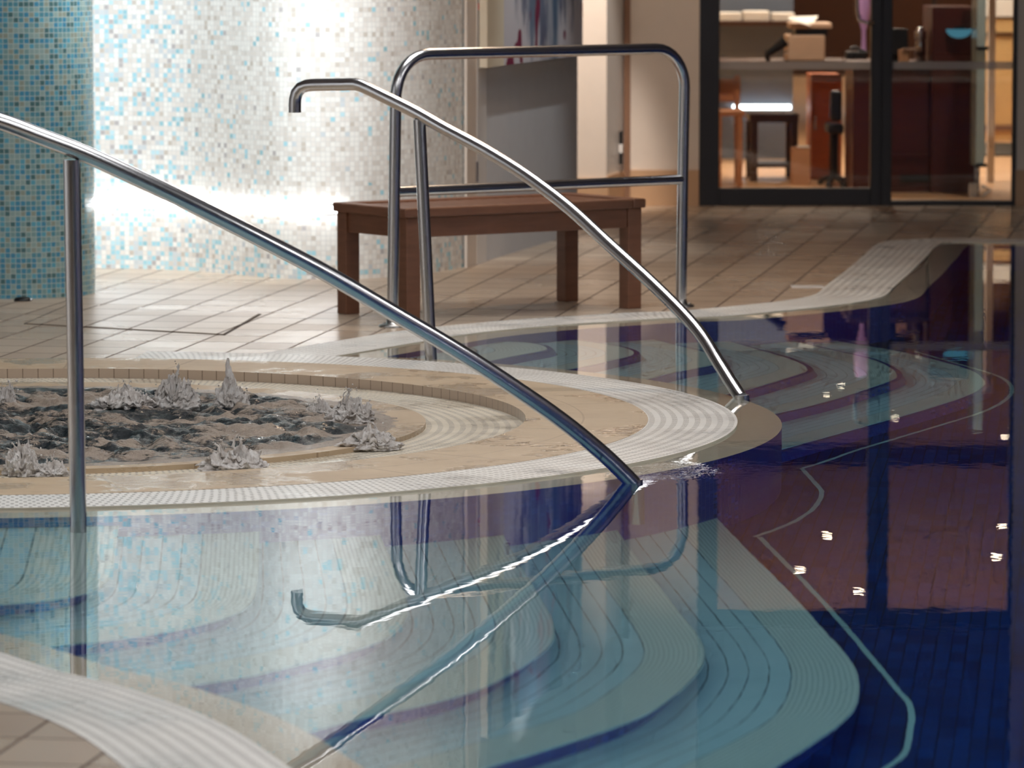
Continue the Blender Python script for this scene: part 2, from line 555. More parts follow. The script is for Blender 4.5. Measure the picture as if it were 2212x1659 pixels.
def mat_painting():
    t = NT('abstract splash canvas'); uv = t.uv()
    X, Y, _z = t.sep(uv)
    base = t.mix(t.noise(uv, 4, 3), srgb(206, 200, 206), srgb(226, 220, 220))
    left = t.math('LESS_THAN', X, 0.16)
    base = t.mix(t.math('MULTIPLY', left, 0.8), base, srgb(236, 222, 190))
    st = t.n('ShaderNodeMapping', {'Vector': uv, 'Scale': (7.0, 0.9, 1), 'Rotation': (0, 0, 0.10)}).outputs[0]
    nz = t.noise(st, 1.7, 5, 0.62)
    mid = t.ramp(X, [(0.2, (0,) * 3), (0.36, (0.10,) * 3), (0.5, (0.17,) * 3), (0.7, (0.17,) * 3), (0.85, (0.03,) * 3)])
    up = t.ramp(Y, [(0.0, (0.0,) * 3), (0.12, (0.10,) * 3), (0.5, (0.26,) * 3)])
    m = t.ramp(t.math('ADD', nz, t.math('ADD', mid, up)), [(0.72, (0,) * 3), (0.82, (0.85,) * 3)])
    col = t.ramp(t.noise(st, 1.1, 2), [(0.32, srgb(96, 50, 84)), (0.45, srgb(56, 60, 96)), (0.58, srgb(76, 104, 132)), (0.7, srgb(110, 84, 118))])
    c = t.mix(m, base, col)
    band = t.ramp(X, [(0.60, (0,) * 3), (0.64, (0.8,) * 3), (0.70, (0.8,) * 3), (0.74, (0,) * 3)])
    c = t.mix(t.math('MULTIPLY', band, t.ramp(nz, [(0.3, (0.3,) * 3), (0.5, (1,) * 3)])), c, srgb(66, 100, 126))
    st2 = t.n('ShaderNodeMapping', {'Vector': uv, 'Scale': (6.0, 3.2, 1), 'Rotation': (0, 0, -0.35), 'Location': (3.3, 1.2, 0)}).outputs[0]
    red = t.ramp(t.noise(st2, 2.0, 1), [(0.62, (0,) * 3), (0.65, (1,) * 3)])
    c = t.mix(t.math('MULTIPLY', red, t.math('GREATER_THAN', X, 0.18)), c, srgb(128, 40, 72))
    return t.pbr(c, 0.6)


M = dict(
    mosaic=mat_mosaic_light(), mosblue=mat_mosaic_blue(), deck=mat_deck(), coping=mat_coping(),
    grate=mat_grate(), spagrate=mat_grate('cream spa grating', 0.12, (226, 216, 196)),
    cream=plain('cream edge tile', srgb(205, 196, 176), 0.25), bluewall=mat_bluewall(), pfloor=mat_poolfloor(), tread=mat_tread(),
    water=mat_water(), steel=mat_steel(), spaw=mat_spa_water(), splash=mat_splash(),
    teak=mat_wood('oiled teak', srgb(98, 62, 44), srgb(138, 94, 70), 0.42),
    whitereflect=emit('soft white reflected glow', (0.95, 0.98, 1.0), 9.0), led=emit('cool white light strip', (0.97, 0.98, 1.0), 13.0),
    plaster=plain('warm white plaster', srgb(222, 208, 194), 0.7), greywall=plain('pale grey plaster', srgb(206, 204, 204), 0.65),
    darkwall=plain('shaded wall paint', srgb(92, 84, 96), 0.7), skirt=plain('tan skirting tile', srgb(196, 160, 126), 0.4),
    brown=plain('brown door frame paint', srgb(132, 98, 76), 0.5), white=plain('white door paint', srgb(226, 222, 218), 0.4),
    ceil=plain('dark ceiling paint', srgb(120, 112, 116), 0.8), alu=plain('charcoal door frame', srgb(40, 40, 46), 0.35),
    pane=mat_pane(), frost=mat_frost(), paint=mat_painting(), red=plain('red label', srgb(190, 30, 20), 0.5),
    gline=plain('pale grout line', srgb(160, 196, 192), 0.5), black=plain('black plastic', srgb(22, 22, 24), 0.4),
    mahog=mat_wood('dark mahogany', srgb(66, 26, 22), srgb(88, 38, 30), 0.3), oak=mat_wood('orange oak', srgb(176, 88, 46), srgb(206, 112, 60), 0.4),
    chair=mat_wood('honey wood', srgb(150, 96, 60), srgb(182, 122, 80), 0.4), darkwood=mat_wood('dark walnut', srgb(58, 34, 22), srgb(82, 50, 32), 0.4),
    beige=plain('beige printer casing', srgb(206, 170, 142), 0.5), paper=plain('white paper', srgb(240, 232, 222), 0.7),
    card=plain('brown cardboard', srgb(190, 138, 100), 0.8), slate=plain('blue grey partition', srgb(104, 112, 126), 0.6),
    lobfloor=mat_wood('lobby floor boards', srgb(196, 150, 108), srgb(212, 168, 126), 0.35), lobceil=plain('lobby ceiling paint', srgb(172, 154, 146), 0.8),
    lobwall=plain('tan lobby wall', srgb(206, 178, 136), 0.7), chrome=mat_steel('polished steel', 0.1, (0.7, 0.7, 0.72)),
    lamp=emit('warm downlight glow', (1.0, 0.80, 0.58), 60.0), bluereflect=emit('blue reflection glow', (0.2, 0.62, 0.85), .3),
    glassgreen=plain('pale green glass', srgb(206, 222, 218), 0.2), lilac=plain('lilac glaze', srgb(190, 150, 206), 0.25),
    mat=plain('dark floor mat', srgb(66, 58, 48), 0.9), grout=plain('dark hatch gap', srgb(62, 50, 42), 0.8),
    poollamp=emit('pool lamp glow', (0.75, 0.85, 1.0), 60.0), flange=mat_steel('dull steel flange', 0.35, (0.45, 0.44, 0.42)),
)

# ------------------------------------------------------------------ plan lines
C = (-1.46, 13.62)
R_IN, R_LIP, R_CIN, R_GIN, R_GOUT, R_EDGE = 1.07, 1.205, 1.50, 1.862, 2.125, 2.255
Zd, Zg = 0.004, 0.005                     # deck and grating tops over the water line at 0
DEP = [0.19 * k for k in range(8)]
DEP[7] = 1.36


def pl(pts, z=0.0): return [at(x, y, z) for x, y in pts]


# water edge of the back deck (grating outer edge), from the tip beside the spa to the far right
back_w = pl([(744, 768), (915, 739), (1000, 725), (1095, 714), (1221, 703), (1316, 697), (1443, 689), (1560, 685), (1671, 675), (1781, 664), (1855, 654), (1891, 647), (1913, 639), (1932, 620), (1965, 591), (2002, 554), (2035, 526), (2075, 524.5), (2212, 527)])
back_w = smooth_line(back_w, 150, 0.32, 4.2)
# water edge of the near deck, from the tip off frame left to the front
front_w = [Vector((-2.32, 11.33, 0)), Vector((-2.05, 10.85, 0)), Vector((-1.72, 10.31, 0)), Vector((-1.40, 9.80, 0))] + pl([(0, 1414), (72, 1438), (145, 1460), (217, 1476), (289, 1496), (362, 1521), (434, 1548), (506, 1584), (561, 1619), (615, 1657)]) + [Vector((-0.25, 7.5, 0)), Vector((-0.05, 6.8, 0)), Vector((0.4, 6.0, 0)), Vector((1.2, 5.4, 0)), Vector((2.6, 5.1, 0)), Vector((6.6, 5.0, 0))]
front_w = smooth_line(front_w, 150)
GW = 0.275
# moving left to right the water lies on the right hand of back_w and on the left hand of front_w
back_d = offset(back_w, GW)
front_d = offset(front_w, -GW)
back_e = offset(back_w, -0.135)
front_e = offset(front_w, 0.135)

XL, XR, YB = -6.0, 6.6, 24.4
# ------------------------------------------------------------------ floor, gratings, basin
a_b = math.atan2(back_d[0].y - C[1], back_d[0].x - C[0])
a_f = math.atan2(front_d[0].y - C[1], front_d[0].x - C[0])
if a_f < 0: a_f += 2 * PI
arc = circ(C, 1.70, a_f, a_b, 60)
poly = [*back_d, Vector((XR, YB, 0)), Vector((XL, YB, 0)), Vector((XL, -3.5, 0)), Vector((XR, -3.5, 0)), *front_d[::-1], *arc]
mb = MB(); mb.prism(poly, -0.25, Zd)
tag(mb.build('floor', M['deck']), kind='structure', label='beige tiled pool deck floor')

mb = MB(); ribbon(mb, back_w, back_d, Zg - 0.0015, Zg - 0.0015, GW)
tag(mb.build('overflow_grating', M['grate']), 'white perforated overflow grating curving along the far deck behind the water', 'grating', 'pool overflow gratings')
mb = MB(); ribbon(mb, front_w, front_d, Zg, Zg, GW)
tag(mb.build('overflow_grating', M['grate']), 'white overflow grating at the near deck corner beside the lowest steps', 'grating', 'pool overflow gratings')

a0, a1 = a_b - 2 * PI, a_b
ang0, ang1 = a_f - 2 * PI - 0.12, a_b + 0.16   # part of the spa ring that faces the pool
N = 200
mb = MB(); ribbon(mb, circ(C, R_GOUT, ang0, ang1, N), circ(C, R_GIN, ang0, ang1, N), Zg + 0.001, Zg + 0.001, R_GOUT - R_GIN)
tag(mb.build('overflow_grating', M['grate']), 'white perforated overflow grating ringing the round spa', 'grating', 'pool overflow gratings')

# sloping cream edge strips
mb = MB()
ribbon(mb, back_w, back_e, -0.004, -0.02, 0.13); ribbon(mb, back_w, back_w, Zg - 0.002, -0.004, 0.01)
tag(mb.build('trim_1', M['cream']), kind='structure', label='cream edge tile under the far grating')
mb = MB()
ribbon(mb, front_w, front_e, -0.004, -0.02, 0.13); ribbon(mb, front_w, front_w, Zg, -0.004, 0.01)
tag(mb.build('trim_2', M['cream']), kind='structure', label='cream edge tile under the near grating')
mb = MB()
ribbon(mb, circ(C, R_GOUT, ang0, ang1, N), circ(C, R_EDGE, ang0, ang1, N), -0.004, -0.02, 0.13)
ribbon(mb, circ(C, R_GOUT, ang0, ang1, N), circ(C, R_GOUT, ang0, ang1, N), Zg + 0.001, -0.004, 0.01)
tag(mb.build('trim_3', M['cream']), kind='structure', label='cream edge tile around the spa')


def wallrib(line, z0, z1, name, lab):
    mb = MB(); ribbon(mb, line, line, z0, z1, z0 - z1)
    return tag(mb.build(name, M['bluewall']), kind='structure', label=lab)


FLZ = -DEP[7]
wallrib(back_e, -0.02, FLZ, 'wall_pool_back', 'cobalt tiled pool side under the far deck')
wallrib(front_e, -0.02, FLZ, 'wall_pool_front', 'cobalt tiled pool side under the near deck')
wallrib(circ(C, R_EDGE, ang0, ang1, N), -0.02, FLZ, 'wall_pool_spa', 'cobalt tiled pool side around the spa')
mb = MB(); mb.prism([Vector((-4.2, 4, 0)), Vector((XR, 4, 0)), Vector((XR, 23, 0)), Vector((-4.2, 23, 0))], FLZ - 0.1, FLZ)
tag(mb.build('floor_pool', M['pfloor']), kind='structure', label='deep blue pool floor')

# water body
mid_b = offset(back_w, 0.08); mid_f = offset(front_w, -0.08)
rw = R_GOUT - 0.08
ab = math.atan2(mid_b[0].y - C[1], mid_b[0].x - C[0]); af = math.atan2(mid_f[0].y - C[1], mid_f[0].x - C[0])
arcw = circ(C, rw, af, ab, 120)          # front -> right -> back
polyw = [*mid_b, *mid_f[::-1], *arcw]
mb = MB(); mb.prism(polyw, FLZ - 0.4, 0.0)
tag(mb.build('water', M['water']), 'still clear pool water reflecting the hall', 'water', kind='stuff')

# ------------------------------------------------------------------ underwater steps
front_edges = [
    [(255, 1143), (249, 1195), (242, 1239), (228, 1260), (187, 1281), (104, 1296), (0, 1305)],
    [(561, 1150), (559, 1200), (557, 1249), (542, 1303), (497, 1330), (389, 1358), (280, 1375), (187, 1387), (117, 1395)],
    [(825, 1165), (845, 1212), (870, 1270), (881, 1306), (879, 1331), (859, 1359), (827, 1382), (754, 1407), (687, 1423), (542, 1458), (427, 1476)],
    [(1092, 1165), (1134, 1237), (1170, 1295), (1192, 1335), (1198, 1357), (1194, 1386), (1170, 1411), (1116, 1447), (1025, 1491), (917, 1521), (808, 1543), (700, 1570)],
    [(1340, 1154), (1387, 1219), (1441, 1288), (1473, 1329), (1510, 1377), (1523, 1406), (1519, 1435), (1503, 1457), (1473, 1487), (1400, 1540), (1315, 1574), (1170, 1621), (1062, 1653)],
    [(1554, 1125), (1620, 1193), (1705, 1278), (1785, 1366), (1837, 1424), (1855, 1465), (1857, 1490), (1848, 1527), (1822, 1557), (1767, 1597), (1694, 1645), (1672, 1659)],
    [(1635, 1160), (1664, 1190), (1730, 1256), (1822, 1358), (1877, 1424), (1929, 1487), (1954, 1516), (1963, 1546), (1958, 1575), (1947, 1626), (1907, 1659)],
]
back_edges = [
    [(1063, 778), (1142, 763), (1177, 756.5), (1182, 752), (1168, 745), (1133, 739), (1089, 737)],
    [(1221, 799), (1269, 790), (1316, 779), (1358, 769), (1369, 763), (1364, 756.5), (1332, 747), (1269, 738)],
    [(1396, 819), (1459, 803), (1530, 790), (1556, 781), (1550, 773), (1520, 760), (1450, 743)],
    [(1560, 853), (1611, 842), (1680, 822), (1738, 803), (1744, 797), (1735, 788), (1700, 773), (1620, 750)],
    [(1675, 893), (1780, 868), (1877, 838), (1932, 818), (1937, 809), (1925, 795), (1880, 775), (1780, 752)],
    [(1695, 968), (1850, 925), (2004, 882), (2098, 850), (2126, 831), (2127, 822), (2098, 800), (2015, 776), (1932, 757), (1849, 744)],
    [(1737, 1012), (1781, 999), (1855, 973), (1928, 951), (2038, 918), (2130, 889), (2178, 863), (2191, 841), (2178, 822), (2149, 808), (2060, 782)],
]


def flight(name, edges, label, shift0, ext, flip):
    root = empty(name, (edges and W(*edges[2][0], DEP[3]).x, W(*edges[2][0], DEP[3]).y, FLZ), label, 'steps', 'underwater step flights')
    n = 90
    E = []
    for k, e in enumerate(edges[:6]):
        E.append(smooth_line([W(x, y, DEP[k + 1]) for x, y in e], n, ext, ext))
    prev = [p + Vector(shift0) for p in E[0]]
    for k in range(6):
        z = -DEP[k + 1]
        inner = prev if k == 0 else offset(E[k - 1], (0.035 if flip else -0.035))
        A = [Vector((p.x, p.y, z)) for p in E[k]]
        B = [Vector((p.x, p.y, z)) for p in inner]
        rows, uvr = [], []
        for j in range(9):
            f = j / 8
            rows.append([a.lerp(b, f) for a, b in zip(A, B)])
        L = [0]
        for i in range(1, n): L.append(L[-1] + (A[i] - A[i - 1]).length)
        uvr = [[(L[i], j / 8) for i in range(n)] for j in range(9)]
        mt = MB(); mt.grid(rows, uvr, False)
        # thin nosing lip
        lip = offset(A, 0.0)
        ribbon(mt, A, A, z, z - 0.018, 0.02)
        st = mt.build('step', M['tread'], root)
        und = offset(E[k], (0.02 if flip else -0.02))
        zb = -DEP[k + 2] if k < 5 else FLZ
        mr = MB()
        ribbon(mr, A, und, z - 0.018, z - 0.018, 0.03)
        foot = offset(E[k], (0.035 if flip else -0.035))
        ribbon(mr, und, foot, z - 0.018, zb, z - 0.018 - zb)
        r = mr.build('riser', M['bluewall'], st)
        r['label'] = 'cobalt blue tiled riser'
    return E


flight('pool_steps', front_edges, 'flight of pale curved underwater steps in front of the spa, lower half of the photo', (-0.55, -0.1, 0), 0.9, False)
flight('pool_steps', back_edges, 'flight of pale curved underwater steps behind the spa, beyond the far handrail', (-0.5, -0.2, 0), 0.7, False)

# pale grout line along the feet of steps and walls on the pool floor
gl = MB()
for e in (front_edges[6], back_edges[6]):
    q = smooth_line([W(x, y, DEP[7] - 0.004) for x, y in e], 80, 0.0, 0.4)
    ribbon(gl, q, offset(q, 0.015), -DEP[7] + 0.004, -DEP[7] + 0.004, 0.02)
pf = [W(x, y, DEP[7] - 0.004) for x, y in [(1635, 1160), (1686, 1142), (1730, 1122), (1767, 1094), (1781, 1065), (1771, 1048), (1752, 1028), (1737, 1012)]]
q = smooth_line(pf, 60); ribbon(gl, q, offset(q, 0.015), -DEP[7] + 0.004, -DEP[7] + 0.004, 0.02)
tag(gl.build('trim_4', M['gline']), kind='structure', label='pale grout line at the foot of the pool sides')

# ------------------------------------------------------------------ spa
spa = empty('whirlpool_spa', (C[0], C[1], -0.9), 'round whirlpool spa rimmed with tan coping, full of churning water', 'spa')
mb = MB(); n = 180
ribbon(mb, circ(C, R_GIN, 0, 2 * PI, n), circ(C, R_CIN, 0, 2 * PI, n), Zd + 0.003, Zd + 0.003, R_GIN - R_CIN)
ribbon(mb, circ(C, R_GIN, 0, 2 * PI, n), circ(C, R_GIN, 0, 2 * PI, n), -0.02, Zd + 0.003, 0.02)
mb.build('coping', M['coping'], spa)


def mat_rimtile():
    t = NT('small rim tile'); uv = t.uv(); X, Y, _z = t.sep(uv)
    f = t.math('FRACT', t.math('DIVIDE', X, 0.05))
    g = t.math('LESS_THAN', f, 0.05)
    return t.pbr(t.mix(g, srgb(186, 166, 146), srgb(110, 92, 74)), 0.3)


mb = MB(); ribbon(mb, circ(C, R_CIN, 0, 2 * PI, n), circ(C, R_CIN, 0, 2 * PI, n), Zd + 0.003, -0.024, 0.03)
mb.build('rim_wall', mat_rimtile(), spa)
mb = MB(); ribbon(mb, circ(C, R_CIN, 0, 2 * PI, n), circ(C, R_LIP, 0, 2 * PI, n), -0.024, -0.022, R_CIN - R_LIP)
g_ = mb.build('grating', M['spagrate'], spa); g_['label'] = 'cream perforated overflow grating'
mb = MB(); ribbon(mb, circ(C, R_LIP, 0, 2 * PI, n), circ(C, R_LIP, 0, 2 * PI, n), -0.03, -0.008, 0.02)
ribbon(mb, circ(C, R_LIP, 0, 2 * PI, n), circ(C, R_IN, 0, 2 * PI, n), -0.008, -0.014, R_LIP - R_IN)
mb.build('lip', M['coping'], spa)
mb = MB(); ribbon(mb, circ(C, R_IN, 0, 2 * PI, n), circ(C, R_IN, 0, 2 * PI, n), -0.014, -0.9, 0.9)
mb.face(circ(C, R_IN, 0, 2 * PI, n)[:-1]); mb.v = [(x, y, z if i < n * 2 else -0.9) for i, (x, y, z) in enumerate(mb.v)]
b_ = mb.build('basin', M['bluewall'], spa); b_['label'] = 'cobalt tiled basin wall'

# churning water surface
NR, NA = 110, 520
verts, faces, fo = [], [], []
for i in range(NR + 1):
    r = R_LIP * 0.992 * (i / NR) ** 0.85
    for j in range(NA):
        a = 2 * PI * j / NA
        x, y = C[0] + r * math.cos(a), C[1] + r * math.sin(a)
        p = Vector((x, y, 0))
        w = min(1, max(0, (R_IN - 0.02 - r) / 0.10))
        b1 = noise.noise(p * 3.4 + Vector((3, 1, 0)))
        rd = 1 - abs(noise.noise(p * 6.5 + Vector((b1, 9, 2)))) * 2
        b2 = noise.turbulence(p * 13, 4, False)
        film = noise.noise(p * 30) * 0.0012
        z = -0.012 + film + w * (b1 * 0.020 + max(-0.3, rd) * 0.018 + (b2 - 0.5) * 0.016)
        verts.append((x, y, z))
        fm = 0.5 + 0.9 * noise.noise(Vector((p.x * 3.2, p.y * 5.5, 0)) + Vector((7, 2, 5))) + 0.35 * (b2 - 0.4)
        fm += 0.25 * (r / R_IN - 0.45)
        if r > R_IN - 0.03: fm = 0.78
        fo.append(fm)
for i in range(NR):
    for j in range(NA):
        k = (j + 1) % NA
        faces.append((i * NA + j, i * NA + k, (i + 1) * NA + k, (i + 1) * NA + j))
me = bpy.data.meshes.new('spa_water'); me.from_pydata(verts, [], [f[::-1] for f in faces][::-1])
at_ = me.attributes.new('foam', 'FLOAT', 'POINT'); at_.data.foreach_set('value', fo)
me.polygons.foreach_set('use_smooth', [True] * len(me.polygons)); me.materials.append(M['spaw'])
spaw = bpy.data.objects.new('spa_water', me); COL.objects.link(spaw)
tag(spaw, 'dark churning spa water with brown foam inside the round rim', 'water', kind='stuff')


def plume(px, py, wpx, hpx, seed, lean=0.0, spikes=10):
    b = at(px, py, -0.005)
    s = FPX / b.y
    rx, hh = wpx * .56 / s, hpx * 1.12 / s
    rnd = random.Random(seed)
    mb = MB()
    rows = []
    nu, nv = 120, 56
    off = Vector((seed * 3.7, seed * 1.3, seed * 0.7))
    for j in range(nv + 1):
        t = j / nv
        row = []
        for i in range(nu):
            a = 2 * PI * i / nu
            ca, sa = math.cos(a), math.sin(a)
            env = math.sqrt(max(0, 1 - t ** 1.7))
            ridge = 0.74 + 0.55 * noise.noise(Vector((ca * 1.5, sa * 1.5, 3)) + off) + 0.22 * noise.noise(Vector((ca * 4.5, sa * 4.5, 8)) + off)
            d = Vector((ca * env, sa * env, t * 1.3))
            f = 1 + 0.30 * noise.noise(d * 2.0 + off) + 0.26 * (noise.turbulence(d * 4.5 + off, 4, False) - 0.3)
            rr = rx * env * f
            zt = hh * (t ** 0.85) * max(0.25, ridge) * (0.9 + 0.3 * (noise.turbulence(d * 6 + off * 2, 3, False) - 0.3))
            row.append(Vector((b.x + rr * ca + lean * hh * t * t, b.y + rr * 0.8 * sa, -0.02 + max(0, zt))))
        rows.append(row)
    mb.grid(rows, None, True, True)
    for k in range(spikes // 2):
        a = rnd.uniform(0, 2 * PI); q = rnd.uniform(0.0, 0.75)
        p0 = Vector((b.x + rx * q * math.cos(a), b.y + rx * q * 0.6 * math.sin(a), hh * (1 - q) * 0.5))
        dr = Vector((rnd.uniform(-.4, .4) + lean + 0.5 * q * math.cos(a), rnd.uniform(-.2, .2), 1)).normalized()
        L = hh * rnd.uniform(0.2, 0.5) * (1.1 - q * 0.6)
        pts = [p0 + dr * L * i / 6 + Vector((noise.noise(p0 * 9 + Vector((i, k, 0))), 0, 0)) * 0.006 * i / 3 for i in range(7)]
        rb = rx * rnd.uniform(0.03, 0.08)
        mb.tube(pts, [rb, rb * .85, rb * .7, rb * .62, rb * .45, rb * .5, rb * .15], 8)
        for m in range(rnd.randint(1, 3)):
            c = pts[-1] + Vector((rnd.uniform(-.02, .02), rnd.uniform(-.02, .02), rnd.uniform(-.01, .014)))
            rr = rnd.uniform(0.0015, 0.004)
            mb.lathe(c, [(0.0001, -rr), (rr * .7, -rr * .7), (rr, 0), (rr * .7, rr * .7), (0.0001, rr)], 8)
    o = mb.build('splash', M['splash'], spaw)
    return o


for i, a in enumerate([(8, 872, 50, 56, .2, 8), (262, 880, 130, 66, .1, 14), (383, 874, 95, 84, .0, 16), (503, 874, 72, 66, -.1, 8), (752, 905, 105, 64, .35, 14), (800, 958, 120, 50, -.1, 10),
                       (506, 1004, 140, 70, .0, 16), (50, 1014, 82, 62, -.05, 12), (112, 1016, 66, 36, .1, 8), (690, 890, 60, 34, 0, 6)]):
    plume(a[0], a[1], a[2], a[3], i + 2, a[4], a[5])
# tall thin jet tip on the fourth splash
b = at(500, 868, 0.0); s = FPX / b.y
mb = MB(); rnd = random.Random(5)
pts = [Vector((b.x + noise.noise(Vector((i * .6, 2, 1))) * 0.008 * i / 10 - 0.012 * i / 12, b.y, 0.02 + i * 0.0105)) for i in range(12)]
mb.tube(pts, [0.026 * (1 - i / 12) ** 1.3 + 0.0022 + 0.001 * rnd.random() for i in range(12)], 10)
mb.build('splash', M['splash'], spaw)

# ------------------------------------------------------------------ handrails
TR = 0.0212


def handrail(label, cyl, far, path, post, foot, extra=None, under=None, group='curved steel handrails'):
    pts = [on_cyl(x, y, C, cyl, far) for x, y in path]
    if extra: pts = extra + pts
    pb = on_cyl(*post[1], C, cyl, far); pt = on_cyl(*post[0], C, cyl, far)
    root = empty('handrail', (pb.x, pb.y, 0.0), label, 'handrail', group)
    mb = MB()
    mb.tube(smooth_line(pts, 110), TR, 24)
    mb.build('rail', M['steel'], root)
    mb = MB(); d = (pb - pt).normalized()
    mb.tube([pt, pt + d * 0.02, pt + d * 0.3, pb, pb + d * 0.42], TR * 0.97, 24)
    mb.build('post', M['steel'], root)
    e = pts[-1]
    mb = MB(); mb.tube([e + Vector((0, 0, 0.012)), e + Vector((0.004, 0, -0.05)), e + Vector((0.006, 0, -foot))], TR * 1.05, 20)
    mb.build('foot', M['steel'], root)
    return root, pts


near_path = [(0, 262), (90, 296), (178, 330), (290, 381), (411, 439), (560, 514), (700, 588), (850, 676), (1000, 765), (1135, 853), (1220, 913), (1300, 978), (1345, 1020), (1370, 1046)]
ex = []
p0 = on_cyl(0, 262, C, 2.35, False)
a_0 = math.atan2(p0.y - C[1], p0.x - C[0])
for k in (5, 4, 3, 2, 1):
    a_ = a_0 - 0.06 * k
    ex.append(Vector((C[0] + 2.35 * math.cos(a_), C[1] + 2.35 * math.sin(a_), p0.z + 0.038 * min(k, 3) + 0.004 * max(0, k - 3))))
handrail('long steel handrail running down from upper left in front of the spa', 2.35, False, near_path, ((155, 345), (169, 1128)), 0.75, ex)
far_path = [(637, 243), (637, 222), (639, 206), (645, 194), (655, 187), (668, 184), (700, 183), (740, 182.5), (768, 182), (782, 186), (830, 209), (898, 243), (960, 278), (1041, 321), (1100, 356), (1150, 389), (1231, 451), (1313, 526), (1407, 611), (1475, 678), (1517, 727), (1554, 786), (1592, 846), (1603, 862)]
handrail('hooked steel handrail arching down behind the spa to its outer edge', 2.25, True, far_path, ((906, 258), (931, 776)), 0.25)

# ------------------------------------------------------------------ guard rail on the back deck
bl, br = at(848, 706, Zd), at(1471, 663, Zd)
tl, tr_ = atY(856, 112, bl.y), atY(1479, 110, br.y)
zt = (tl.z + tr_.z) / 2
tl.z = tr_.z = zt
root = empty('guard_rail', ((bl.x + br.x) / 2, (bl.y + br.y) / 2, Zd), 'upside-down U steel guard rail with a crossbar, standing between bench and pool', 'guard rail')
ax = (tr_ - tl).normalized()
RB = 0.145
path = [bl, bl.lerp(tl, 0.3), bl.lerp(tl, 0.6), bl.lerp(tl, 1 - RB / zt)]
for k in range(1, 9):
    a = PI / 2 * k / 8
    path.append(tl + ax * (RB * (1 - math.cos(a))) + Vector((0, 0, -RB * (1 - math.sin(a)))))
path += [tl.lerp(tr_, 0.3), tl.lerp(tr_, 0.6)]
for k in range(0, 9):
    a = PI / 2 * (1 - k / 8)
    path.append(tr_ - ax * (RB * (1 - math.cos(a))) + Vector((0, 0, -RB * (1 - math.sin(a)))))
path += [br.lerp(tr_, 0.6), br.lerp(tr_, 0.3), br]
mb = MB(); mb.tube(path, TR, 24); mb.build('hoop', M['steel'], root)
mb = MB(); m0, m1 = bl.lerp(tl, 0.492 / zt), br.lerp(tr_, 0.488 / zt); mb.tube([m0, m0.lerp(m1, .5), m1], TR * 0.9, 20); mb.build('crossbar', M['steel'], root)
for p in (bl, br):
    mb = MB(); mb.lathe(p, [(0.0215, 0.03), (0.024, 0.012), (0.047, 0.010), (0.05, 0.006), (0.05, 0.0)], 32)
    for k in range(3):
        a = 0.5 + k * 2.1
        mb.lathe(p + Vector((0.036 * math.cos(a), 0.036 * math.sin(a), 0.010)), [(0.006, 0), (0.006, 0.004), (0.0001, 0.005)], 10)
    mb.build('flange', M['flange'], root)

# ------------------------------------------------------------------ bench
A_, C_, D_ = at(758, 678, Zd), at(1243, 650, Zd), at(1376, 668, Zd)
B_ = A_ + D_ - C_
ux = ((C_ - A_) + (D_ - B_)).normalized(); uy = Vector((-ux.y, ux.x, 0))
cen = (A_ + B_ + C_ + D_) / 4
LX, LY, HT = 1.095, 0.495, 0.418
cen = cen + ux * 0.0 + uy * 0.03
rz = math.atan2(ux.y, ux.x)
bench = empty('bench', (cen.x, cen.y, Zd), 'brown slatted teak bench standing behind the guard rail', 'bench')


def bp(x, y, z): return cen + ux * x + uy * y + Vector((0, 0, z))


LEG = 0.062
for sx in (-1, 1):
    for sy in (-1, 1):
        mb = MB(); p = bp(sx * (LX / 2 - LEG / 2 - .012), sy * (LY / 2 - LEG / 2 - .012), (HT - 0.035) / 2); mb.box(p, (LEG, LEG, HT - 0.035), rz); mb.build('leg', M['teak'], bench, bevel=0.004)
for sy in (-1, 1):
    mb = MB(); p = bp(0, sy * (LY / 2 - 0.034), HT - 0.072); mb.box(p, (LX - 2 * LEG - .024, 0.026, 0.075), rz); mb.build('apron', M['teak'], bench, bevel=0.003)
for sx in (-1, 1):
    mb = MB(); p = bp(sx * (LX / 2 - 0.034), 0, HT - 0.072); mb.box(p, (0.026, LY - 2 * LEG - .024, 0.075), rz); mb.build('apron', M['teak'], bench, bevel=0.003)
seat = empty('seat', (cen.x, cen.y, HT)); seat.parent = bench; seat.matrix_parent_inverse = Matrix.Translation(-bench.location)
for sx in (-1, 1):
    mb = MB(); mb.box(bp(sx * (LX / 2 - 0.03), 0, HT - 0.0175), (0.06, LY, 0.035), rz); mb.build('end_rail', M['teak'], seat, bevel=0.006)
for sy in (-1, 1):
    mb = MB(); mb.box(bp(0, sy * (LY / 2 - 0.03), HT - 0.0175), (LX - 0.122, 0.06, 0.035), rz); mb.build('side_rail', M['teak'], seat, bevel=0.006)
ns = 17; span = LX - 0.12
for k in range(ns):
    x = -span / 2 + span * (k + 0.5) / ns
    mb = MB(); mb.box(bp(x, 0, HT - 0.019), (span / ns - 0.011, LY - 0.121, 0.024), rz); mb.build('slat', M['teak'], seat, bevel=0.004)

# ------------------------------------------------------------------ mosaic walls
ZC = 3.2


def curved_wall(name, line, z0, z1, m, label, u0=0.0, flip=False):
    mb = MB(); rows = [[], []]; uv = [[], []]; L = u0
    for i, p in enumerate(line):
        if i: L += (Vector((p.x, p.y)) - Vector((line[i - 1].x, line[i - 1].y))).length
        rows[0].append(Vector((p.x, p.y, z0))); rows[1].append(Vector((p.x, p.y, z1)))
        uv[0].append((L, z0)); uv[1].append((L, z1))
    mb.grid(rows, uv, True)
    return tag(mb.build(name, m), kind='structure', label=label)


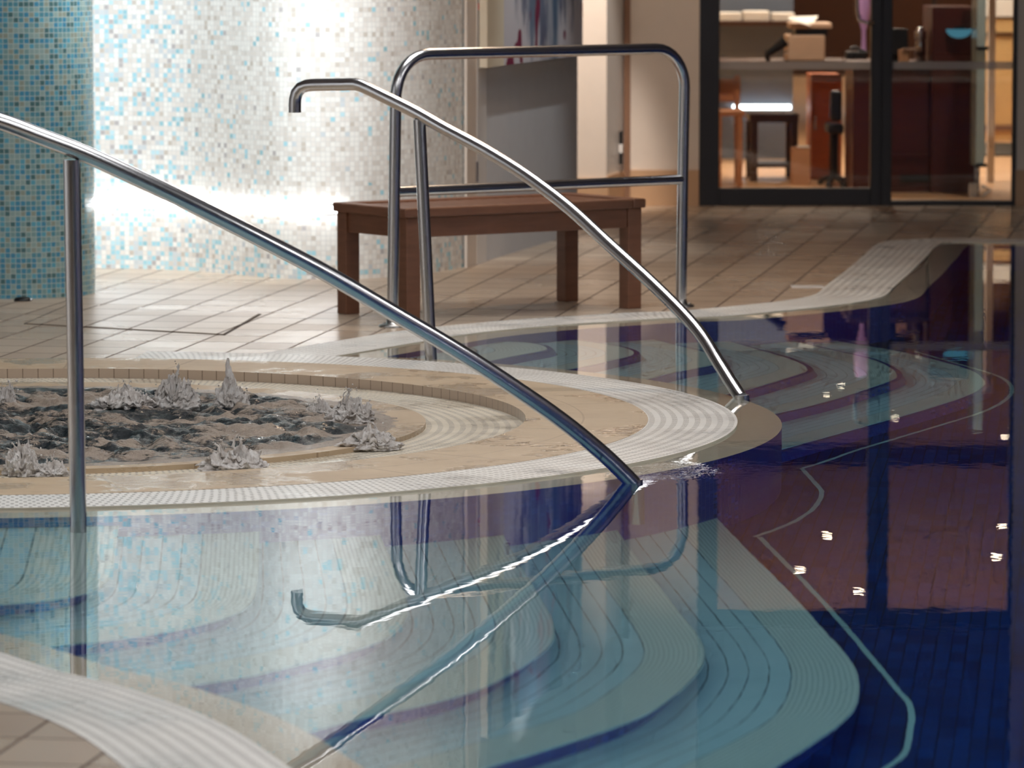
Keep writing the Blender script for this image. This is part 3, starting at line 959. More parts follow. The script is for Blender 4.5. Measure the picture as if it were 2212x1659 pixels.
mos = pl([(185, 579), (300, 580.5), (400, 584), (480, 590), (560, 597.5), (620, 602), (700, 603.5), (800, 601), (900, 593), (970, 583), (1008, 576)], Zd)
mos = [mos[0] + Vector((-1.6, 0.1, 0)), mos[0] + Vector((-0.5, 0.02, 0))] + mos
mosl = smooth_line(mos, 120)
L_all = sum((mosl[i] - mosl[i - 1]).length for i in range(1, len(mosl)))
curved_wall('wall_mosaic', mosl, -0.01, ZC, M['mosaic'], 'curved wall of pale white and aqua mosaic', u0=-1.55)
CB = (-1.955, 18.27); CR = 0.305
curved_wall('wall_column', circ(CB, CR, 0, 2 * PI, 80), -0.01, ZC, M['mosblue'], 'round column clad in dark blue mosaic')

# light strip along the mosaic wall
sub = [p for p in mosl]
line = smooth_line([atY(px, py, q.y - 0.02) for (px, py), q in zip([(120, 437), (185, 438), (300, 440), (400, 442), (480, 445), (560, 449), (620, 452), (700, 453), (746, 453)], [at(*k, Zd) for k in [(120, 579), (185, 579), (300, 580.5), (400, 584), (480, 590), (560, 597.5), (620, 602), (700, 603.5), (746, 603)]])], 60)
ls = empty('light_strip', line[30], 'bright white light strip along the foot of the mosaic wall', 'light strip')
mb = MB(); zc = 0.29
pts = [Vector((p.x, p.y, zc)) for p in line]
mb.tube(pts, 0.0135, 12); mb.build('tube', M['led'], ls)
mb = MB()
back = [Vector((p.x, p.y + 0.019, zc)) for p in line]
ribbon(mb, back, back, zc - 0.02, zc + 0.02, 0.04)
mb.build('channel', M['chrome'], ls)

# ------------------------------------------------------------------ plaster walls right of the mosaic
P0 = at(1007, 577, Zd); P0.z = 0
P1 = at(1247, 503.5, Zd); P1.z = 0
wd = (P1 - P0).normalized(); wn_ = Vector((wd.y, -wd.x, 0))
YF = 23.87


def wallbox(name, a, b, z0, z1, th, m, label):
    """vertical slab from plan point a to b, thickness to the back (left of a->b)"""
    d = (b - a).normalized(); nn = Vector((-d.y, d.x, 0)) * th
    mb = MB(); mb.prism([a, b, b + nn, a + nn], z0, z1)
    return tag(mb.build(name, m), kind='structure', label=label)


wallbox('wall_grey', P0, P1, -0.01, ZC, 0.1, M['greywall'], 'pale grey plaster wall with the painting')


def wp(t, o, z): return P0 + wd * t + wn_ * o + Vector((0, 0, z))


def t_at(px, o):
    """distance along the grey wall where the line offset by o crosses pixel column px"""
    d = ray(px, 400); k = d.x / d.y
    q = P0 + wn_ * o
    return (q.y * k - q.x) / (wd.x - wd.y * k)


# jamb strip and a white door edge set in the grey wall
t0, t1, t2 = t_at(1009, .012), t_at(1030, .012), t_at(1050, .012)
mb = MB(); mb.prism([wp(t0, 0, 0), wp(t1, 0, 0), wp(t1, .012, 0), wp(t0, .012, 0)], 0, 2.3)
tag(mb.build('trim_5', M['plaster']), kind='structure', label='beige door jamb beside the mosaic')
d1 = empty('door_1', wp((t1 + t2) / 2, .012, 0), 'narrow white door seen almost edge-on beside the mosaic', kind='structure')
mb = MB(); mb.prism([wp(t1, .001, 0), wp(t2, .001, 0), wp(t2, .014, 0), wp(t1, .014, 0)], Zd, 2.2); mb.build('leaf', M['white'], d1)
tz = lambda py, t, o: H + (ray(1040, py).z / ray(1040, py).y) * wp(t, o, 0).y
tm = (t1 + t2) / 2
mb = MB(); mb.prism([wp(t1 + .02, .014, 0), wp(t2 - .01, .014, 0), wp(t2 - .01, .018, 0), wp(t1 + .02, .018, 0)], tz(21, tm, .014), tz(7, tm, .014)); o_ = mb.build('label_plate', M['red'], d1); o_['label'] = 'small red label'
th_ = t_at(1030, .02)
mb = MB(); zz0, zz1 = tz(393, th_, .02), tz(349, th_, .02)
mb.tube([wp(th_, .02, zz0), wp(th_, .02, zz1)], 0.006, 12); mb.build('hinge', M['chrome'], d1)

# painting
tp0, tp1 = t_at(1053, .055), t_at(1258, .055)
zb = 0.5 * ((H + ray(1060, 134).z / ray(1060, 134).y * wp(tp0, .055, 0).y) + (H + ray(1255, 130).z / ray(1255, 130).y * wp(tp1, .055, 0).y))
pt_ = empty('painting', wp((tp0 + tp1) / 2, .03, zb), 'large abstract canvas with blue and crimson streaks on the grey wall', 'painting')
mb = MB(); mb.prism([wp(tp0, .02, 0), wp(tp1, .02, 0), wp(tp1, .0545, 0), wp(tp0, .0545, 0)], zb, zb + 1.2); mb.build('canvas_edge', plain('canvas edge', srgb(224, 212, 190), .7), pt_)
mb = MB(); mb.face([wp(tp0, .0552, zb), wp(tp1, .0552, zb), wp(tp1, .0552, zb + 1.2), wp(tp0, .0552, zb + 1.2)], [(0, 0), (1, 0), (1, 1), (0, 1)]); mb.build('canvas', M['paint'], pt_)
mb = MB(); mb.prism([wp(tp0 + .1, 0, 0), wp(tp0 + .16, 0, 0), wp(tp0 + .16, .02, 0), wp(tp0 + .1, .02, 0)], zb + .9, zb + 1.0); mb.build('hanger', M['black'], pt_)

# lit wall, oblique white door, back wall
Q0 = Vector(((1225 - CX) / FPX * 23.42, 23.42, 0)); Q1 = Vector(((1310 - CX) / FPX * 23.42, 23.42, 0))
Q2 = Vector(((1347 - CX) / FPX * YF, YF, 0)); Q3 = Vector(((1361 - CX) / FPX * YF, YF, 0)); Q4 = Vector(((1510 - CX) / FPX * YF, YF, 0))
Qr = Vector(((2194 - CX) / FPX * YF, YF, 0))
wallbox('wall_left', P1, Q0 + Vector((-.02, 0, 0)), -0.01, ZC, 0.1, M['plaster'], 'return of the plaster wall')
wallbox('wall_lit', Q0, Q1, -0.01, ZC, 0.1, M['plaster'], 'warm lit plaster wall beside the doors')
dd = empty('door_2', (Q1 + Q2) / 2, 'white door standing at an angle beside the glass doors', kind='structure')
nn = (Q2 - Q1).normalized(); nl = Vector((-nn.y, nn.x, 0))
mb = MB(); mb.prism([Q1, Q2, Q2 + nl * .05, Q1 + nl * .05], 0.0, 2.2); mb.build('leaf', M['white'], dd)
hz0, hz1 = 0.225, 0.395
hp = Q1.lerp(Q2, 0.68) - nl * .014
mb = MB(); mb.tube([hp + Vector((0, 0, hz0)), hp + Vector((0, 0, hz1))], 0.009, 12); hg = mb.build('hinge', M['black'], dd)
mb = MB(); mb.tube([hp + Vector((0, -.002, hz0 + .06)), hp + Vector((0, -.002, hz0 + .105))], 0.0105, 12); mb.build('knuckle', M['white'], hg)
wallbox('wall_over_door', Q1, Q2, 2.2, ZC, 0.1, M['plaster'], 'plaster above the angled door')
wallbox('trim_6', Q2 + Vector((0, -.03, 0)), Q3 + Vector((0, -.03, 0)), 0, 2.25, 0.05, M['brown'], 'brown door frame post')
wallbox('wall_back', Q2, Q4, -0.01, ZC, 0.12, M['plaster'], 'warm beige wall left of the glass doors')
wallbox('wall_right_of_doors', Qr, Vector((XR, YF, 0)), -0.01, ZC, 0.12, M['plaster'], 'beige wall right of the glass doors')
wallbox('wall_above_doors', Q4, Qr, 2.2, ZC, 0.12, M['darkwall'], 'dark wall above the glass doors')
for i, (a, b, h0) in enumerate(((Q0, Q1, .172), (Q1, Q2, .185), (Q3, Q4, .19), (Qr, Vector((XR, YF, 0)), .19))):
    d = (b - a).normalized(); off = Vector((d.y, -d.x, 0)) * .012
    wallbox('baseboard_%s' % ('lit', 'angled', 'back', 'right')[i], a + off, b + off, 0, h0, .0115, M['skirt'], 'tan tile skirting')
# enclosing hall
wallbox('wall_far_left', Vector((XL, -3.5, 0)), Vector((XL, YB, 0)), -0.01, ZC, .1, M['greywall'], 'left end wall of the pool hall')
wallbox('wall_back_left', Vector((XL, YB, 0)), Vector((Q0.x - .05, YB, 0)), -0.01, ZC, .1, M['darkwall'], 'back wall behind the mosaic')
wallbox('wall_right', Vector((XR, YF, 0)), Vector((XR, -3.5, 0)), -1.4, ZC, .1, M['darkwall'], 'right end wall of the pool hall')
wallbox('wall_behind', Vector((XR, -3.5, 0)), Vector((XL, -3.5, 0)), -0.01, ZC, .1, M['darkwall'], 'wall behind the viewer')
mb = MB(); mb.box(((XL + XR) / 2, (YB - 3.5) / 2, ZC + .05), (XR - XL + .2, YB + 3.5, .1)); tag(mb.build('ceiling', M['ceil']), kind='structure', label='dim ceiling of the pool hall')

# ------------------------------------------------------------------ glass doors
YD = 23.9
zp = lambda py, y=YD: H + ray(1106, py).z / ray(1106, py).y * y
xp = lambda px, y=YD: (px - CX) / FPX * y * 1.0


def glassdoor(name, x0, x1, gx0, gx1, zbot, label, handle):
    root = empty(name, ((xp(x0) + xp(x1)) / 2, YD, 0), label, kind='structure')
    X0, X1, G0, G1 = xp(x0), xp(x1), xp(gx0), xp(gx1)
    zt_ = 2.19
    for nm, a, b, z0, z1 in (('stile', X0, G0, 0, zt_), ('stile', G1, X1, 0, zt_), ('bottom_rail', G0, G1, 0.004, zbot), ('top_rail', G0, G1, zt_ - .09, zt_)):
        mb = MB(); mb.box(((a + b) / 2, YD, (z0 + z1) / 2), (b - a, .07, z1 - z0)); mb.build(nm, M['alu'], root, bevel=.003)
    mb = MB(); mb.box(((G0 + G1) / 2, YD + .01, (zbot + zt_ - .09) / 2), (G1 - G0, .01, zt_ - .09 - zbot)); g = mb.build('pane', M['pane'], root)
    mb = MB(); mb.box(((G0 + G1) / 2, YD + .002, (zp(150) + zp(133)) / 2), (G1 - G0, .002, zp(133) - zp(150))); f = mb.build('frosted_band', M['frost'], root); f['label'] = 'pale frosted stripe'
    if handle:
        hx = xp(1866); mb = MB(); z0 = zp(48)
        mb.tube([Vector((hx + .035, YD - .035, z0)), Vector((hx + .035, YD - .085, z0)), Vector((hx - .0, YD - .09, z0)), Vector((hx - .035, YD - .085, z0 + .01))], 0.009, 12)
        mb.tube([Vector((hx - .035, YD - .085, z0 + .01)), Vector((hx - .045, YD - .085, z0 + .06)), Vector((hx - .045, YD - .085, z0 + .16))], 0.009, 12)
        mb.tube([Vector((hx - .045, YD - .085, z0 + .16)), Vector((hx + .035, YD - .085, z0 + .19)), Vector((hx + .035, YD - .03, z0 + .19))], 0.009, 12)
        mb.build('handle', M['chrome'], root)
    return root


glassdoor('door_3', 1510, 1902, 1553, 1879, 0.095, 'black framed glass door, left leaf, with lobby behind', True)
glassdoor('door_4', 1902.5, 2194, 1925, 2186, 0.03, 'black framed glass door, right leaf, with lobby behind', False)

# ------------------------------------------------------------------ lobby
LYB = 44.0
mb = MB(); mb.prism([Vector((0.2, YB, 0)), Vector((9, YB, 0)), Vector((9, LYB, 0)), Vector((0.2, LYB, 0))], -.1, Zd); tag(mb.build('floor_lobby', M['lobfloor']), kind='structure', label='warm lobby floor')
mb = MB(); mb.box((4.6, (YF + LYB) / 2 + .1, 2.65), (8.8, LYB - YF, .1)); tag(mb.build('ceiling_lobby', M['lobceil']), kind='structure', label='warm lobby ceiling')
wallbox('wall_lobby_left', Vector((0.55, YF + .14, 0)), Vector((0.55, LYB, 0)), 0, 2.6, .1, M['lobwall'], 'left lobby wall')
wallbox('wall_lobby_right', Vector((9, LYB, 0)), Vector((9, YF + .14, 0)), 0, 2.6, .1, M['lobwall'], 'right lobby wall')
wallbox('wall_lobby_back', Vector((.4, LYB, 0)), Vector((9, LYB, 0)), 0, 2.6, .1, M['darkwood'], 'dark back wall of the lobby')
mb = MB(); mb.box((4.6, 34.7, 2.53), (8.8, .3, .14)); tag(mb.build('ceiling_beam', M['darkwood']), kind='structure', label='dark beam under the lobby ceiling')


def X(px, y): return (px - CX) / FPX * y
def Z(py, y): return H + ray(1106, py).z / ray(1106, py).y * y


def box_px(mb, x0, y0, x1, y1, yd, dep, zmin=None):
    """box whose front face fills a pixel rectangle at distance yd"""
    za, zb = Z(y1, yd), Z(y0, yd)
    if zmin is not None: za = zmin
    mb.box(((X(x0, yd) + X(x1, yd)) / 2, yd + dep / 2, (za + zb) / 2), (X(x1, yd) - X(x0, yd), dep, zb - za))


# wooden chair
yd = 25.55
ch = empty('wooden_chair', (X(1580, yd), yd, Zd), 'honey wooden chair inside the lobby at the left edge of the glass', 'chair')
for (x0, x1) in ((1547, 1559), (1592, 1604)):
    for q in (0, .34):
        mb = MB(); top = Z(250, yd) if q == 0 else Z(168, yd)
        mb.box((X((x0 + x1) / 2, yd), yd + q, (top + Zd) / 2), (.028, .03, top - Zd)); mb.build('leg', M['chair'], ch, bevel=.004)
mb = MB(); mb.box((X(1576, yd), yd + .17, Z(245, yd)), (.165, .38, .03)); mb.build('seat', M['chair'], ch, bevel=.006)
mb = MB(); mb.box((X(1576, yd), yd + .35, Z(200, yd)), (.15, .02, .13)); mb.build('backrest', M['chair'], ch, bevel=.006)

# dark low table
yd = 26.1
tb = empty('side_table', (X(1672, yd), yd + .25, Zd), 'dark walnut low table with open frame behind the left glass', 'table')
mb = MB(); mb.box((X(1672, yd), yd + .25, Z(256, yd)), (X(1726, yd) - X(1620, yd), .5, .045)); mb.build('top', M['darkwood'], tb, bevel=.004)
for xx in (1629, 1716):
    for q in (.02, .48):
        mb = MB(); zt_ = Z(262, yd); mb.box((X(xx, yd), yd + q, (zt_ + Zd) / 2), (.04, .04, zt_ - Zd)); mb.build('leg', M['darkwood'], tb)
mb = MB(); mb.box((X(1672, yd), yd + .25, .09), (X(1708, yd) - X(1637, yd), .42, .02)); mb.build('shelf', M['darkwood'], tb)

# orange cabinet
yd = 26.3
cb = empty('cabinet', (X(1775, yd), yd + .2, Zd), 'orange oak cabinet beside the cardboard box behind the glass', 'cabinet')
mb = MB(); box_px(mb, 1751, 162, 1818, 372, yd, .4, Zd); mb.build('body', M['oak'], cb, bevel=.004)
mb = MB(); box_px(mb, 1754, 172, 1815, 366, yd - .02, .018); dr = mb.build('door', M['oak'], cb, bevel=.003)
mb = MB(); p = Vector((X(1760, yd), yd - .03, Z(280, yd))); mb.tube([p, p + Vector((0, 0, .08))], .006, 8); mb.build('handle', M['chrome'], dr)

# cardboard box
yd = 25.75
cbx = empty('cardboard_box', (X(1731, yd), yd + .1, Zd), 'pale cardboard box on the lobby floor behind the glass', 'box')
mb = MB(); box_px(mb, 1711, 320, 1750, 395, yd, .16, Zd); mb.build('body', M['card'], cbx)
mb = MB(); mb.box((X(1737, yd), yd + .08, Z(318, yd)), (.07, .15, .004)); mb.build('flap', M['paper'], cbx)

# black office chair
yd = 25.5
oc = empty('office_chair', (X(1806, yd), yd + .2, Zd), 'black office chair in front of the orange cabinet', 'chair')
mb = MB(); box_px(mb, 1793, 196, 1818, 262, yd, .06); mb.build('backrest', M['black'], oc, bevel=.015)
mb = MB(); box_px(mb, 1788, 268, 1822, 290, yd + .02, .3); mb.build('seat', M['black'], oc, bevel=.015)
mb = MB(); mb.tube([Vector((X(1806, yd), yd + .17, Z(285, yd))), Vector((X(1806, yd), yd + .17, .05))], .025, 12); mb.build('column', M['black'], oc)
for k in range(5):
    a = 2 * PI * k / 5 + .3; c0 = Vector((X(1806, yd), yd + .17, .06))
    mb = MB(); mb.tube([c0, c0 + Vector((.07 * math.cos(a), .22 * math.sin(a), -.03))], .014, 8); lg = mb.build('leg', M['black'], oc)
    mb = MB(); mb.lathe(c0 + Vector((.07 * math.cos(a), .22 * math.sin(a), -.054)), [(0.001, 0), (.018, .005), (.018, .02), (.001, .03)], 10); mb.build('caster', M['black'], lg)

# worktop with printer
yd = 25.8
wt = empty('desk', (X(1690, yd), yd + .35, Zd), 'long thin worktop carrying the printer behind the frosted stripe', 'desk')
zt_ = Z(133, yd)
mb = MB(); mb.box((X(1718, yd), yd + .35, zt_ - .02), (X(1896, yd) - X(1540, yd), .7, .04)); mb.build('top', M['darkwood'], wt)
for xx in (1545, 1876):
    mb = MB(); mb.box((X(xx, yd), yd + .6, (zt_ - .04 + Zd) / 2), (.04, .06, zt_ - .04 - Zd)); mb.build('leg', M['darkwood'], wt)
yp = yd + .1
pr = empty('printer', (X(1740, yp), yp + .17, zt_), 'beige office printer with a sheet of white paper, on the worktop', 'printer')
mb = MB(); box_px(mb, 1700, 76, 1781, 133, yp, .35, zt_ + .001); mb.build('body', M['beige'], pr, bevel=.008)
mb = MB(); box_px(mb, 1717, 62, 1786, 77, yp + .03, .3); mb.build('slot', M['black'], pr)
mb = MB(); box_px(mb, 1706, 50, 1796, 62, yp + .01, .34); mb.build('lid', M['beige'], pr, bevel=.006)
mb = MB(); q = [atY(1703, 36, yp - .03), atY(1768, 34, yp + .25), atY(1752, 56, yp), atY(1704, 42, yp - .05)]
mb.face(q); mb.face([p + Vector((0, 0.001, -0.002)) for p in q][::-1]); mb.build('paper_sheet', M['paper'], pr)
# small desk gear
tl_ = empty('telephone', (X(1840, yd) - .02, yd + .1, zt_), 'black desk telephone with shiny handset right of the printer', 'telephone')
mb = MB(); box_px(mb, 1828, 112, 1872, 133, yd + .02, .2, zt_ + .001); mb.build('base', M['black'], tl_, bevel=.006)
p0_ = atY(1838, 106, yd + .06); p1_ = atY(1874, 116, yd + .06)
mb = MB(); mb.tube([p0_, p0_ + Vector((.02, 0, .012)), p1_ + Vector((-.02, 0, .012)), p1_], [.012, .009, .009, .012], 12); mb.build('handset', M['black'], tl_)
st_ = empty('stapler', (X(1665, yd), yd + .1, zt_), 'dark tilted desk gadget with a bright catch left of the printer', 'stapler')
mb = MB(); a_, b2 = atY(1655, 118, yd + .1), atY(1697, 88, yd + .1); a_.z = max(a_.z, zt_ + .02); mb.tube([a_, b2], [.02, .03], 10); mb.tube([atY(1660, 133, yd + .1), a_], .012, 8); mb.build('body', M['black'], st_)
mb = MB(); c_ = atY(1695, 115, yd + .08); mb.tube([c_, c_ + Vector((.015, 0, .012))], .006, 8); mb.build('catch', M['chrome'], st_)

# partition, with a glowing strip added for a light reflected in the glass
yd = 28.6
mb = MB(); box_px(mb, 1540, -60, 1712, 300, yd, .06, Zd)
tag(mb.build('partition', M['slate']), 'blue grey partition panel far behind the left glass', 'partition')
sl = empty('reflected_strip', (X(1644, yd), yd - .03, Z(231, yd)), 'short bright white strip standing for a light reflected in the left glass', 'light')
mb = MB(); mb.tube([Vector((X(1582, yd), yd - .032, Z(231, yd))), Vector((X(1707, yd), yd - .032, Z(231, yd)))], .014, 12); mb.build('tube', M['whitereflect'], sl)
mb = MB(); mb.box((X(1644, yd), yd - .012, Z(231, yd)), (X(1700, yd) - X(1588, yd), .02, .02)); mb.build('reflection_prop', M['chrome'], sl)
# shelf with three cream boxes
yd = 28.0
sh = empty('shelf', (X(1640, yd), yd + .3, Z(46, yd)), 'wide dark shelf carrying cream boxes above the partition gap', 'shelf')
mb = MB(); mb.box((X(1636, yd), yd + .3, Z(47, yd) - .012), (X(1745, yd) - X(1528, yd), .58, .02)); mb.build('board', M['darkwood'], sh)
for n_, (x0, x1, y0, w) in enumerate(((1552, 1601, 27, 'leftmost of three cream boxes on the lobby shelf'), (1605, 1661, 24, 'middle one of three cream boxes on the lobby shelf, the largest'), (1667, 1715, 28, 'third cream box on the lobby shelf, nearest the printer'))):
    zz = Z(47, yd)
    mb = MB(); box_px(mb, x0, y0, x1, 47, yd + .05, .2, zz - .001 + .0)
    tag(mb.build('storage_box', M['paper'], bevel=.008), w, 'box', 'cream boxes on the lobby shelf')

# reception desk
yd = 25.05
rd = empty('reception_desk', (X(1960, yd), yd + .3, Zd), 'dark mahogany reception desk behind the right glass door', 'desk')
mb = MB(); box_px(mb, 1842, 148, 2018, 430, yd, .6, Zd); mb.build('front_panel', M['mahog'], rd)
mb = MB(); box_px(mb, 1836, 136, 2012, 148, yd - .02, .64); mb.build('worktop', M['darkwood'], rd)
mb = MB(); box_px(mb, 2011, 15, 2106, 430, yd - .05, .55, Zd); mb.build('tall_panel', M['mahog'], rd, bevel=.004)
mb = MB(); box_px(mb, 1945, 378, 2014, 393, yd - .012, .012); mb.build('vent', M['black'], rd)
mb = MB(); box_px(mb, 1926, 333, 2010, 340, yd - .016, .016); mb.build('ledge', M['mahog'], rd)
zt2 = Z(136, yd - .02) + .001
tu = empty('tumbler', (X(1993.5, yd), yd + .2, zt2), 'tall ribbed steel flask standing on the reception desk', 'flask')
pr_ = [(0.0001, 0), (.03, 0), (.03, .10), (.027, .108), (.027, .12)]
mb = MB(); mb.lathe((X(1993.5, yd), yd + .2, zt2), pr_ + [(.034, .125), (.034, .13), (.03, .135), (.034, .14), (.034, .145), (.03, .15), (.034, .155), (.034, .165), (.0001, .17)], 24); mb.build('body', M['chrome'], tu)
mb = MB(); mb.lathe((X(1993.5, yd), yd + .2, zt2 + .168), [(.02, 0), (.02, .02), (.0001, .022)], 16); mb.build('cap', M['chrome'], tu)
mo = empty('monitor', (X(1950, yd), yd + .25, zt2), 'black computer monitor on the reception desk', 'monitor')
mb = MB(); box_px(mb, 1920, 62, 1960, 118, yd + .2, .03); mb.build('screen', M['black'], mo, bevel=.004)
mb = MB(); mb.box((X(1940, yd), yd + .24, zt2 + .06), (.03, .02, .1)); mb.box((X(1940, yd), yd + .24, zt2 + .006), (.1, .12, .012)); mb.build('stand', M['black'], mo)
tr2 = empty('desk_tray', (X(1975, yd), yd + .08, zt2), 'small brown desk tray beside the ribbed flask', 'tray')
mb = MB(); box_px(mb, 1942, 108, 1962, 134, yd + .05, .1, zt2 + .001); mb.build('body', M['card'], tr2)
mb = MB(); box_px(mb, 1950, 105, 1988, 110, yd + .04, .1); mb.build('rim', M['brown'], tr2)
# glowing bowl shape added in place of a blue reflection
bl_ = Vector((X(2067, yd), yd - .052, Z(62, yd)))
wl = empty('blue_reflection', bl_, 'blue glowing half bowl standing for a reflection, on the tall mahogany panel', 'lamp')
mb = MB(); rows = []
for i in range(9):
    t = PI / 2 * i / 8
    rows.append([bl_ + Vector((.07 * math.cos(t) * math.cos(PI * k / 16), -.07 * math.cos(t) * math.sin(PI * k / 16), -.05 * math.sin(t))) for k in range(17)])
mb.grid(rows); mb.build('reflection_bowl', M['bluereflect'], wl)
mb = MB(); mb.box(bl_ + Vector((0, .001, 0)), (.05, .004, .03)); mb.build('reflection_mount', M['black'], wl)

# glass side panel with clamps
yd = 24.55
gp = empty('glass_panel', (X(2118, yd), yd, Zd), 'pale greenish upright glass panel with dark clamps right of the reception desk', 'panel')
mb = MB(); box_px(mb, 2108, -80, 2127, 360, yd, .3); mb.build('sheet', M['glassgreen'], gp)
mb = MB(); mb.box((X(2116, yd), yd + .15, (Zd + Z(360, yd)) / 2), (.03, .05, Z(360, yd) - Zd)); mb.build('foot', M['chrome'], gp)
for yy in (105, 358):
    mb = MB(); box_px(mb, 2107, yy - 4, 2133, yy + 3, yd - .02, .03); mb.build('clamp', M['black'], gp)
yd = 26.0
mb = MB(); box_px(mb, 2133, -60, 2148, 395, yd, .05, Zd); tag(mb.build('post', M['paper']), 'slim white post beside the glass panel behind the right door', 'post')
# tan shelving wall at the far right
yd = 31.0
ps = empty('display_unit', (X(2190, yd), yd + .2, Zd), 'honey coloured display unit far behind the right glass door', 'unit')
mb = MB(); box_px(mb, 2110, 40, 2330, 300, yd, .4, Zd); mb.build('body', plain('honey laminate', srgb(222, 180, 122), .5), ps)
for y0, y1, m in ((70, 76, 'darkwood'), (270, 282, 'brown'), (0, 36, 'paper')):
    mb = MB(); box_px(mb, 2110, y0, 2330, y1, yd - .02, .42); mb.build('board', M[m], ps)
mb = MB(); a, b = at(2125, 338, Zd), at(2125, 312, Zd); mb.box((a.x + .9, (a.y + b.y) / 2, Zd + .006), (2.4, b.y - a.y, .012)); tag(mb.build('floor_mat', M['mat']), 'dark mat on the lobby floor before the honey unit', 'mat')
yd = 24.6  # bent white shape added in place of a light-strip reflection
bk = empty('reflection_prop', (X(2128, yd), yd, Zd), 'small pale bent shape standing for a light reflection low behind the right glass', 'reflection_prop')
mb = MB(); mb.tube([atY(2114, 431, yd), atY(2140, 410, yd), atY(2120, 402, yd)], .011, 10); mb.build('reflection_arm', M['white'], bk)
mb = MB(); box_px(mb, 2094, 396, 2112, 433, yd + .02, .03); mb.build('reflection_plate', M['white'], bk, bevel=.006)
yv = 25.9; zv = Z(133, yv)
va = empty('vase', (X(1869, yv), yv + .1, zt_ if False else Z(133, 25.8)), 'lilac rounded vase seen beside the door handle', 'vase')
mb = MB(); z0 = Z(133, 25.8); mb.lathe((X(1873, yv), yv + .3, z0 - .0), [(.0001, 0), (.022, 0), (.014, .04), (.012, .16), (.03, .22), (.042, .30), (.04, .38), (.03, .42)], 24); mb.build('body', M['lilac'], va)

# lobby downlights, at the places their mirror images give on the lobby ceiling
first = None
spots = []
for px, py in [(1787, 1160), (1727, 1235), (1855, 1280), (1725, 1330), (2165, 1140), (2153, 1203), (1935, 903), (1817, 835), (1785, 857), (2170, 945), (2005, 790), (2035, 748), (2098, 690)]:
    d = ray(px, py); k = (2.6 + H) / -d.z
    spots.append(Vector((d.x * k, d.y * k, 2.6)))
for i, p in enumerate(spots):
    if p.y > LYB - .3: p.y = LYB - .4 - .3 * i / 13; p.x = p.x * .93
    lab = 'round warm recessed downlight in the lobby ceiling, mirrored in the pool water'
    if first is None:
        first = empty('downlight', p, lab, 'ceiling light', 'lobby downlights')
        mb = MB(); mb.lathe(p, [(.05, 0), (.05, -.008), (.04, -.01), (.037, -.003)], 28); mb.build('ring', M['chrome'], first)
        mb = MB(); mb.lathe(p, [(.0375, -.004), (.0001, -.0045)], 28); mb.build('diffuser', M['lamp'], first)
    else:
        copy_tree(first, p - first.location, lab)

# ------------------------------------------------------------------ small deck things
hc = [at(51, 700, Zd), at(486, 724, Zd), at(565, 679, Zd)]
h4 = hc[0] + hc[2] - hc[1]
hat = empty('floor_hatch', (hc[0] + hc[2]) / 2, 'tiled access hatch with dark edges let into the deck behind the spa', 'hatch')
quad = [hc[0], hc[1], hc[2], h4]
cen_h = sum(quad, Vector()) / 4
mb = MB(); mb.prism(quad, Zd - .002, Zd + .0015); mb.build('frame', M['grout'], hat)
inn = [cen_h + (p - cen_h) * .975 for p in quad]
mb = MB(); mb.prism(inn, Zd - .002, Zd + .003); mb.build('cover', M['deck'], hat)
p = at(49, 650, Zd)
dp = empty('floor_stop', p, 'small dark round stop on the deck at the foot of the blue column', 'floor stop')
mb = MB(); mb.lathe(p, [(.034, 0), (.034, .006), (.026, .014), (.0001, .017)], 28); mb.build('body', M['black'], dp)
mb = MB(); mb.lathe(p + Vector((.03, 0, .002)), [(.008, 0), (.008, .006), (.0001, .008)], 12); mb.build('screw', M['chrome'], dp)
a, b = at(1711, 622, Zd), at(1776, 617, Zd)  # thin flat white strip laid on the deck
mb = MB(); mb.prism([Vector((a.x, a.y, 0)), Vector((b.x, a.y, 0)), Vector((b.x, b.y, 0)), Vector((a.x, b.y, 0))], Zd, Zd + .002); tag(mb.build('floor_strip', M['white']), 'small flat white strip on the brown deck right of the guard rail', 'flat_strip')
d = ray(2012, 652); k = (1.02 + H) / -d.z
lpos = Vector((d.x * k, d.y * k, 0))
fl = empty('floor_lamp', lpos + Vector((0, 0, Zd)), 'slim lobby floor lamp whose small bluish bulb is mirrored in the far water', 'lamp')
mb = MB(); mb.lathe(lpos + Vector((0, 0, Zd)), [(.0001, 0), (.14, 0), (.14, .015), (.02, .03)], 28); mb.build('base', M['black'], fl)
mb = MB(); mb.tube([lpos + Vector((0, 0, .02)), lpos + Vector((0, 0, .5)), lpos + Vector((0, 0, .99))], .012, 12); mb.build('pole', M['black'], fl)
mb = MB(); mb.lathe(lpos + Vector((0, 0, 1.02)), [(.0001, -.026), (.018, -.018), (.026, 0), (.018, .018), (.0001, .026)], 16); mb.build('bulb', M['poollamp'], fl)

# ------------------------------------------------------------------ lights


def light(name, typ, loc, target, power, col, size=.2, spot=None, blend=.5, sizey=None):
    l = bpy.data.lights.new(name, typ); l.energy = power; l.color = col
    if typ == 'AREA':
        l.size = size
        if sizey: l.shape = 'RECTANGLE'; l.size_y = sizey
    elif typ == 'SPOT':
        l.spot_size = spot; l.spot_blend = blend; l.shadow_soft_size = size
    else: l.shadow_soft_size = size
    o = bpy.data.objects.new(name, l); COL.objects.link(o)
    o.location = loc
    o.rotation_euler = (Vector(target) - Vector(loc)).to_track_quat('-Z', 'Y').to_euler()
    return o


COOL, WARM, NEU = (0.88, 0.95, 1.0), (1.0, 0.74, 0.52), (1.0, 0.9, 0.8)
